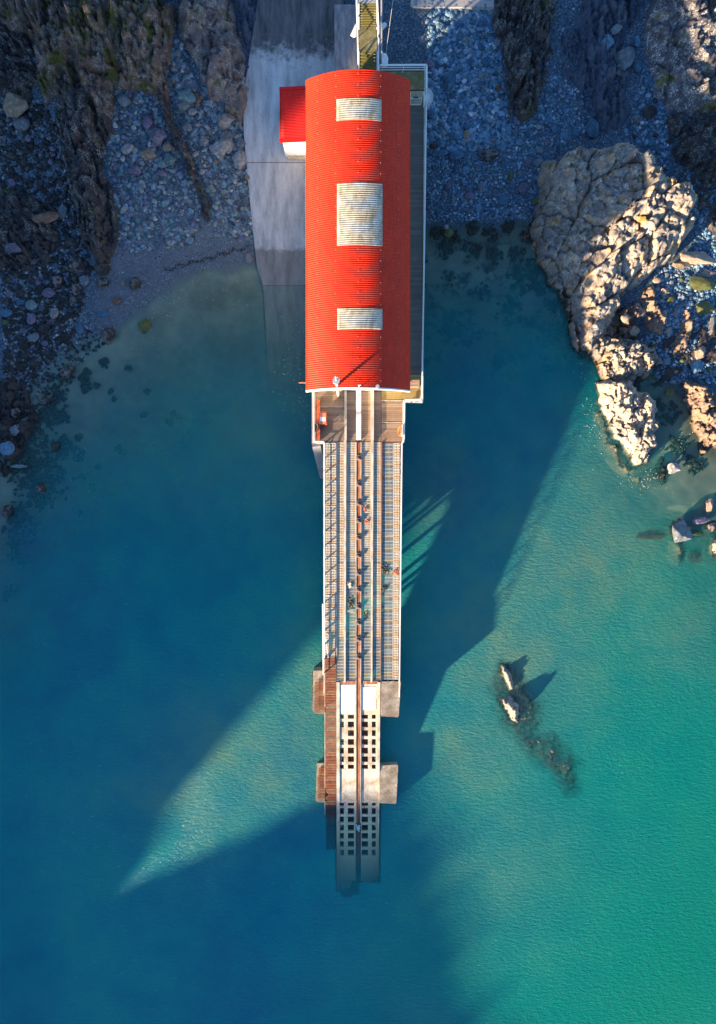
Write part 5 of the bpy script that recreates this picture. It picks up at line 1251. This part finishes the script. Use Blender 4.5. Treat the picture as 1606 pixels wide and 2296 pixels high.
# ------------------------------------------------------------------ ground and water sheets
def axis(lo, hi, s, far):
    a = list(np.arange(lo, hi+1e-6, s)); e = s; x = hi
    while x < far: e *= 1.5; x += e; a.append(x)
    e = s; x = lo; b = []
    while x > -far: e *= 1.5; x -= e; b.append(x)
    return np.array(b[::-1]+a)
def sheetgrid(xs, ys, zf):
    X, Y = np.meshgrid(xs, ys); Z = zf(X, Y); nx = len(xs); ny = len(ys); idx = np.arange(nx*ny).reshape(ny, nx)
    q = np.stack([idx[:-1, :-1].ravel(), idx[:-1, 1:].ravel(), idx[1:, 1:].ravel(), idx[1:, :-1].ravel()], 1)
    return X, Y, Z, np.stack([X.ravel(), Y.ravel(), Z.ravel()], 1), q
xs, ys = axis(-41, 41, .33, 1500), axis(-58, 58, .33, 1500)
def gz(X, Y):
    G = ground(X, Y)
    # the ramp is laid in the ground
    rp = np.array([rampP(a, b)[:2] for a, b in le]+[rampP(770, b)[:2] for a, b in le[::-1]])
    D = sdist(X, Y, rp); rz = ramp_z(Y)-.35
    G = np.where(D > 0, np.minimum(G, rz), G)
    return G
X, Y, Z, V, q = sheetgrid(xs, ys, gz)
me = mesh_np('ground', V, q, True); tag(link('ground', me, M['ground']), kind='structure')
GZ = (xs, ys, Z)
xs, ys = axis(-40, 40, .25, 1500), axis(-57, 57, .25, 1500)
X, Y, Z, V, q = sheetgrid(xs, ys, lambda X, Y: np.zeros(X.shape))
S = ground(X, Y)
rp = np.array([rampP(a, b)[:2] for a, b in le]+[rampP(770, b)[:2] for a, b in le[::-1]]); D = sdist(X, Y, rp); S = np.where(D > 0, np.maximum(S, ramp_z(Y)), S)
xa = P(754.5, 0, -.3)[0]; xb = P(852, 0, -.3)[0]; yend = SP(803, 1990).y
ins = (X > xa) & (X < xb) & (Y < SP(803, 1800).y) & (Y > yend+(X > 0)*1.2+(fbm(X*1.5, Y*.3, 5)-.5)*1.2)
hol = np.zeros(X.shape, bool)
S = np.where(ins, np.maximum(S, sz(Y)), S)
xl = P(729, 0, 0)[0]
S = np.where((X > xl) & (X <= xa) & (Y < SP(740, 1800).y) & (Y > SP(740, 1900).y), np.maximum(S, sz(Y)-.6), S)
for (hx, hy, hs, HZ) in HF:
    jj = np.round((X-hx)/hs).astype(int); ii = np.round((Y-hy)/hs).astype(int)
    k = (ii >= 0) & (jj >= 0) & (ii < HZ.shape[0]) & (jj < HZ.shape[1])
    S[k] = np.maximum(S[k], HZ[ii[k], jj[k]])
for (bx_, by_, bz_, br, bh_, ba, bb_, bt) in BOUL:
    if bz_ > 1.0: continue
    jj = (np.abs(xs-bx_) < br); ii = (np.abs(ys-by_) < br)
    if not jj.any() or not ii.any(): continue
    a, b = np.where(ii)[0], np.where(jj)[0]; sub = np.ix_(a, b)
    ux, uy = X[sub]-bx_, Y[sub]-by_; d = np.hypot((ux*math.cos(bt)+uy*math.sin(bt))/ba, (-ux*math.sin(bt)+uy*math.cos(bt))/bb_); S[sub] = np.where(d < 1, np.maximum(S[sub], bz_+bh_*np.sqrt(np.clip(1-d*d, 0, 1))), S[sub])
dep = np.clip(-S, 0, 30)
veil = 1-np.exp(-dep*.70*np.clip(.3+.5*dep, 0, 1))
silt_and_sun = np.exp(-((Y-14)/16)**2)*np.clip((X+30)/20, 0, 1)*np.clip((-X+2)/8, 0, 1)*.35
cxl, cyl = P(520, 640, 0)[:2]
silt_and_sun = np.maximum(silt_and_sun, .75*np.exp(-(((X-cxl)/9)**2+((Y-cyl)/6)**2)))
# sandy tint painted in where sunlight lies on the water
for px, py, sx, sy, a in ((1300,1250,11,9,.75),(1150,1450,9,10,.8),(1050,1680,7,6,.7),(560,1700,10,7,.75),(450,1800,9,6,.5),(1350,1080,8,7,.5),(1100,1900,9,12,.35),(690,1560,4,6,.7),(1000,1110,4,6,.6),(1500,1400,8,6,.4)):
    x0, y0, _ = P(px, py, 0); silt_and_sun = np.maximum(silt_and_sun, a*np.exp(-(((X-x0)/sx)**2+((Y-y0)/sy)**2)))
me = mesh_np('water', V, q, True)
at = me.attributes.new('veil', 'FLOAT', 'POINT'); at.data.foreach_set('value', veil.ravel().astype(np.float32))
algae = np.clip((X*.7-Y*.35-10)/30, 0, 1)*.8
at = me.attributes.new('algae', 'FLOAT', 'POINT'); at.data.foreach_set('value', algae.ravel().astype(np.float32))
at = me.attributes.new('silt_and_sun', 'FLOAT', 'POINT'); at.data.foreach_set('value', silt_and_sun.ravel().astype(np.float32))
tag(link('water', me, M['water']), kind='structure')

# ------------------------------------------------------------------ unseen south west headland, crest shaped to cast the cove's shadows
ca, sa = math.cos(AZ), math.sin(AZ)
req = [(-200,-100,10),(250,100,10),(500,100,10.5),(600,250,7.5),(640,352,2.4),(690,480,7.6),(690,700,7.8),(702,880,6.7),(702,985,6.45),(725,1000,6.35),(728,1150,5.1),(728,1250,4.3),(728,1308,3.8),(728,1313,2.5),(728,1328,2.4),(728,1334,3.2),(732,1378,2.4),(735,1402,.5),(560,1600,0),(400,1790,0),(290,1980,0),(600,1850,0),(740,1765,0),(850,1750,0),(960,1740,0),(1020,1950,0),(1100,2296,0),(1250,2500,0),(1500,2700,0)]
UR = []
for px, py, z in req:
    x, y, _ = P(px, py, z); UR.append((x*sa-y*ca, x*ca+y*sa+z/TE))
UR.sort(); UR = [(UR[0][0]-60, UR[0][1]+30)]+UR+[(UR[-1][0]+12, -88), (UR[-1][0]+60, -94)]
R0 = -97.0
us = np.arange(UR[0][0], UR[-1][0], .5); reach = np.interp(us, [a for a, b in UR], [b for a, b in UR])
hgt = np.maximum((reach-R0)*TE, .3)+(fbm(us*.8, us*0, 7, 5)-.5)*1.1
rows = [(-75, .15), (-50, .55), (-25, .85), (-6, .97), (0, 1.0), (1.5, .93), (5, .6), (10, .25), (14, -.2)]
V = []; 
for dr, k in rows:
    nz = (fbm(us*.35, us*0+dr, 9)-.5)*(2.0 if dr != 0 else 0)
    for u, h, n_ in zip(us, hgt, nz):
        r = R0+dr+(n_*1.2 if dr > 0 else 0); V.append((r*ca+u*sa, r*sa-u*ca, (h*k+(n_*(1 if dr < 0 else .6)*min(1, h/8) if dr != 0 else 0)) if k > 0 else -3))
nu = len(us); q = [(i*nu+j, (i+1)*nu+j, (i+1)*nu+j+1, i*nu+j+1) for i in range(len(rows)-1) for j in range(nu-1)]
me = mesh_np('headland', V, np.array(q), False); tag(link('headland', me, M['rock_left']), kind='structure')

# ------------------------------------------------------------------ light
w = bpy.data.worlds.new('World'); bpy.context.scene.world = w; w.use_nodes = True
nt = w.node_tree; nt.nodes.clear()
sky = nt.nodes.new('ShaderNodeTexSky'); sky.sky_type = 'NISHITA'; sky.sun_disc = False
sky.sun_elevation = EL; sky.sun_rotation = math.atan2(-ca, -sa); sky.ozone_density = 4.0; sky.air_density = 1.0; sky.dust_density = .4
bg = nt.nodes.new('ShaderNodeBackground'); bg.inputs[1].default_value = .10
ow = nt.nodes.new('ShaderNodeOutputWorld'); nt.links.new(sky.outputs[0], bg.inputs[0]); nt.links.new(bg.outputs[0], ow.inputs[0])
sd = bpy.data.lights.new('sun', 'SUN'); sd.energy = 5.0; sd.angle = math.radians(1.3); sd.color = (1.0, .78, .50)
so = bpy.data.objects.new('sun', sd); C.objects.link(so)
dirv = Vector((ca*math.cos(EL), sa*math.cos(EL), -math.sin(EL)))
so.rotation_euler = dirv.to_track_quat('-Z', 'Y').to_euler(); so.location = (-60, -60, 60)

# ------------------------------------------------------------------ camera
cd = bpy.data.cameras.new('camera'); cd.sensor_fit = 'VERTICAL'; cd.sensor_height = 24; cd.lens = 24/(2*1148/FPX)
cd.clip_end = 4000; cd.clip_start = .5
co = bpy.data.objects.new('camera', cd); C.objects.link(co); co.location = (0, 0, CAMH); co.rotation_euler = (0, 0, 0)
sc = bpy.context.scene; sc.camera = co
sc.view_settings.view_transform = 'Standard'; sc.view_settings.look = 'None'; sc.view_settings.exposure = 1.95; sc.view_settings.gamma = 1
sc.cycles.max_bounces = 6; sc.cycles.diffuse_bounces = 2; sc.cycles.glossy_bounces = 2; sc.cycles.transparent_max_bounces = 10; sc.cycles.caustics_reflective = False; sc.cycles.caustics_refractive = False
sc.cycles.use_denoising = True
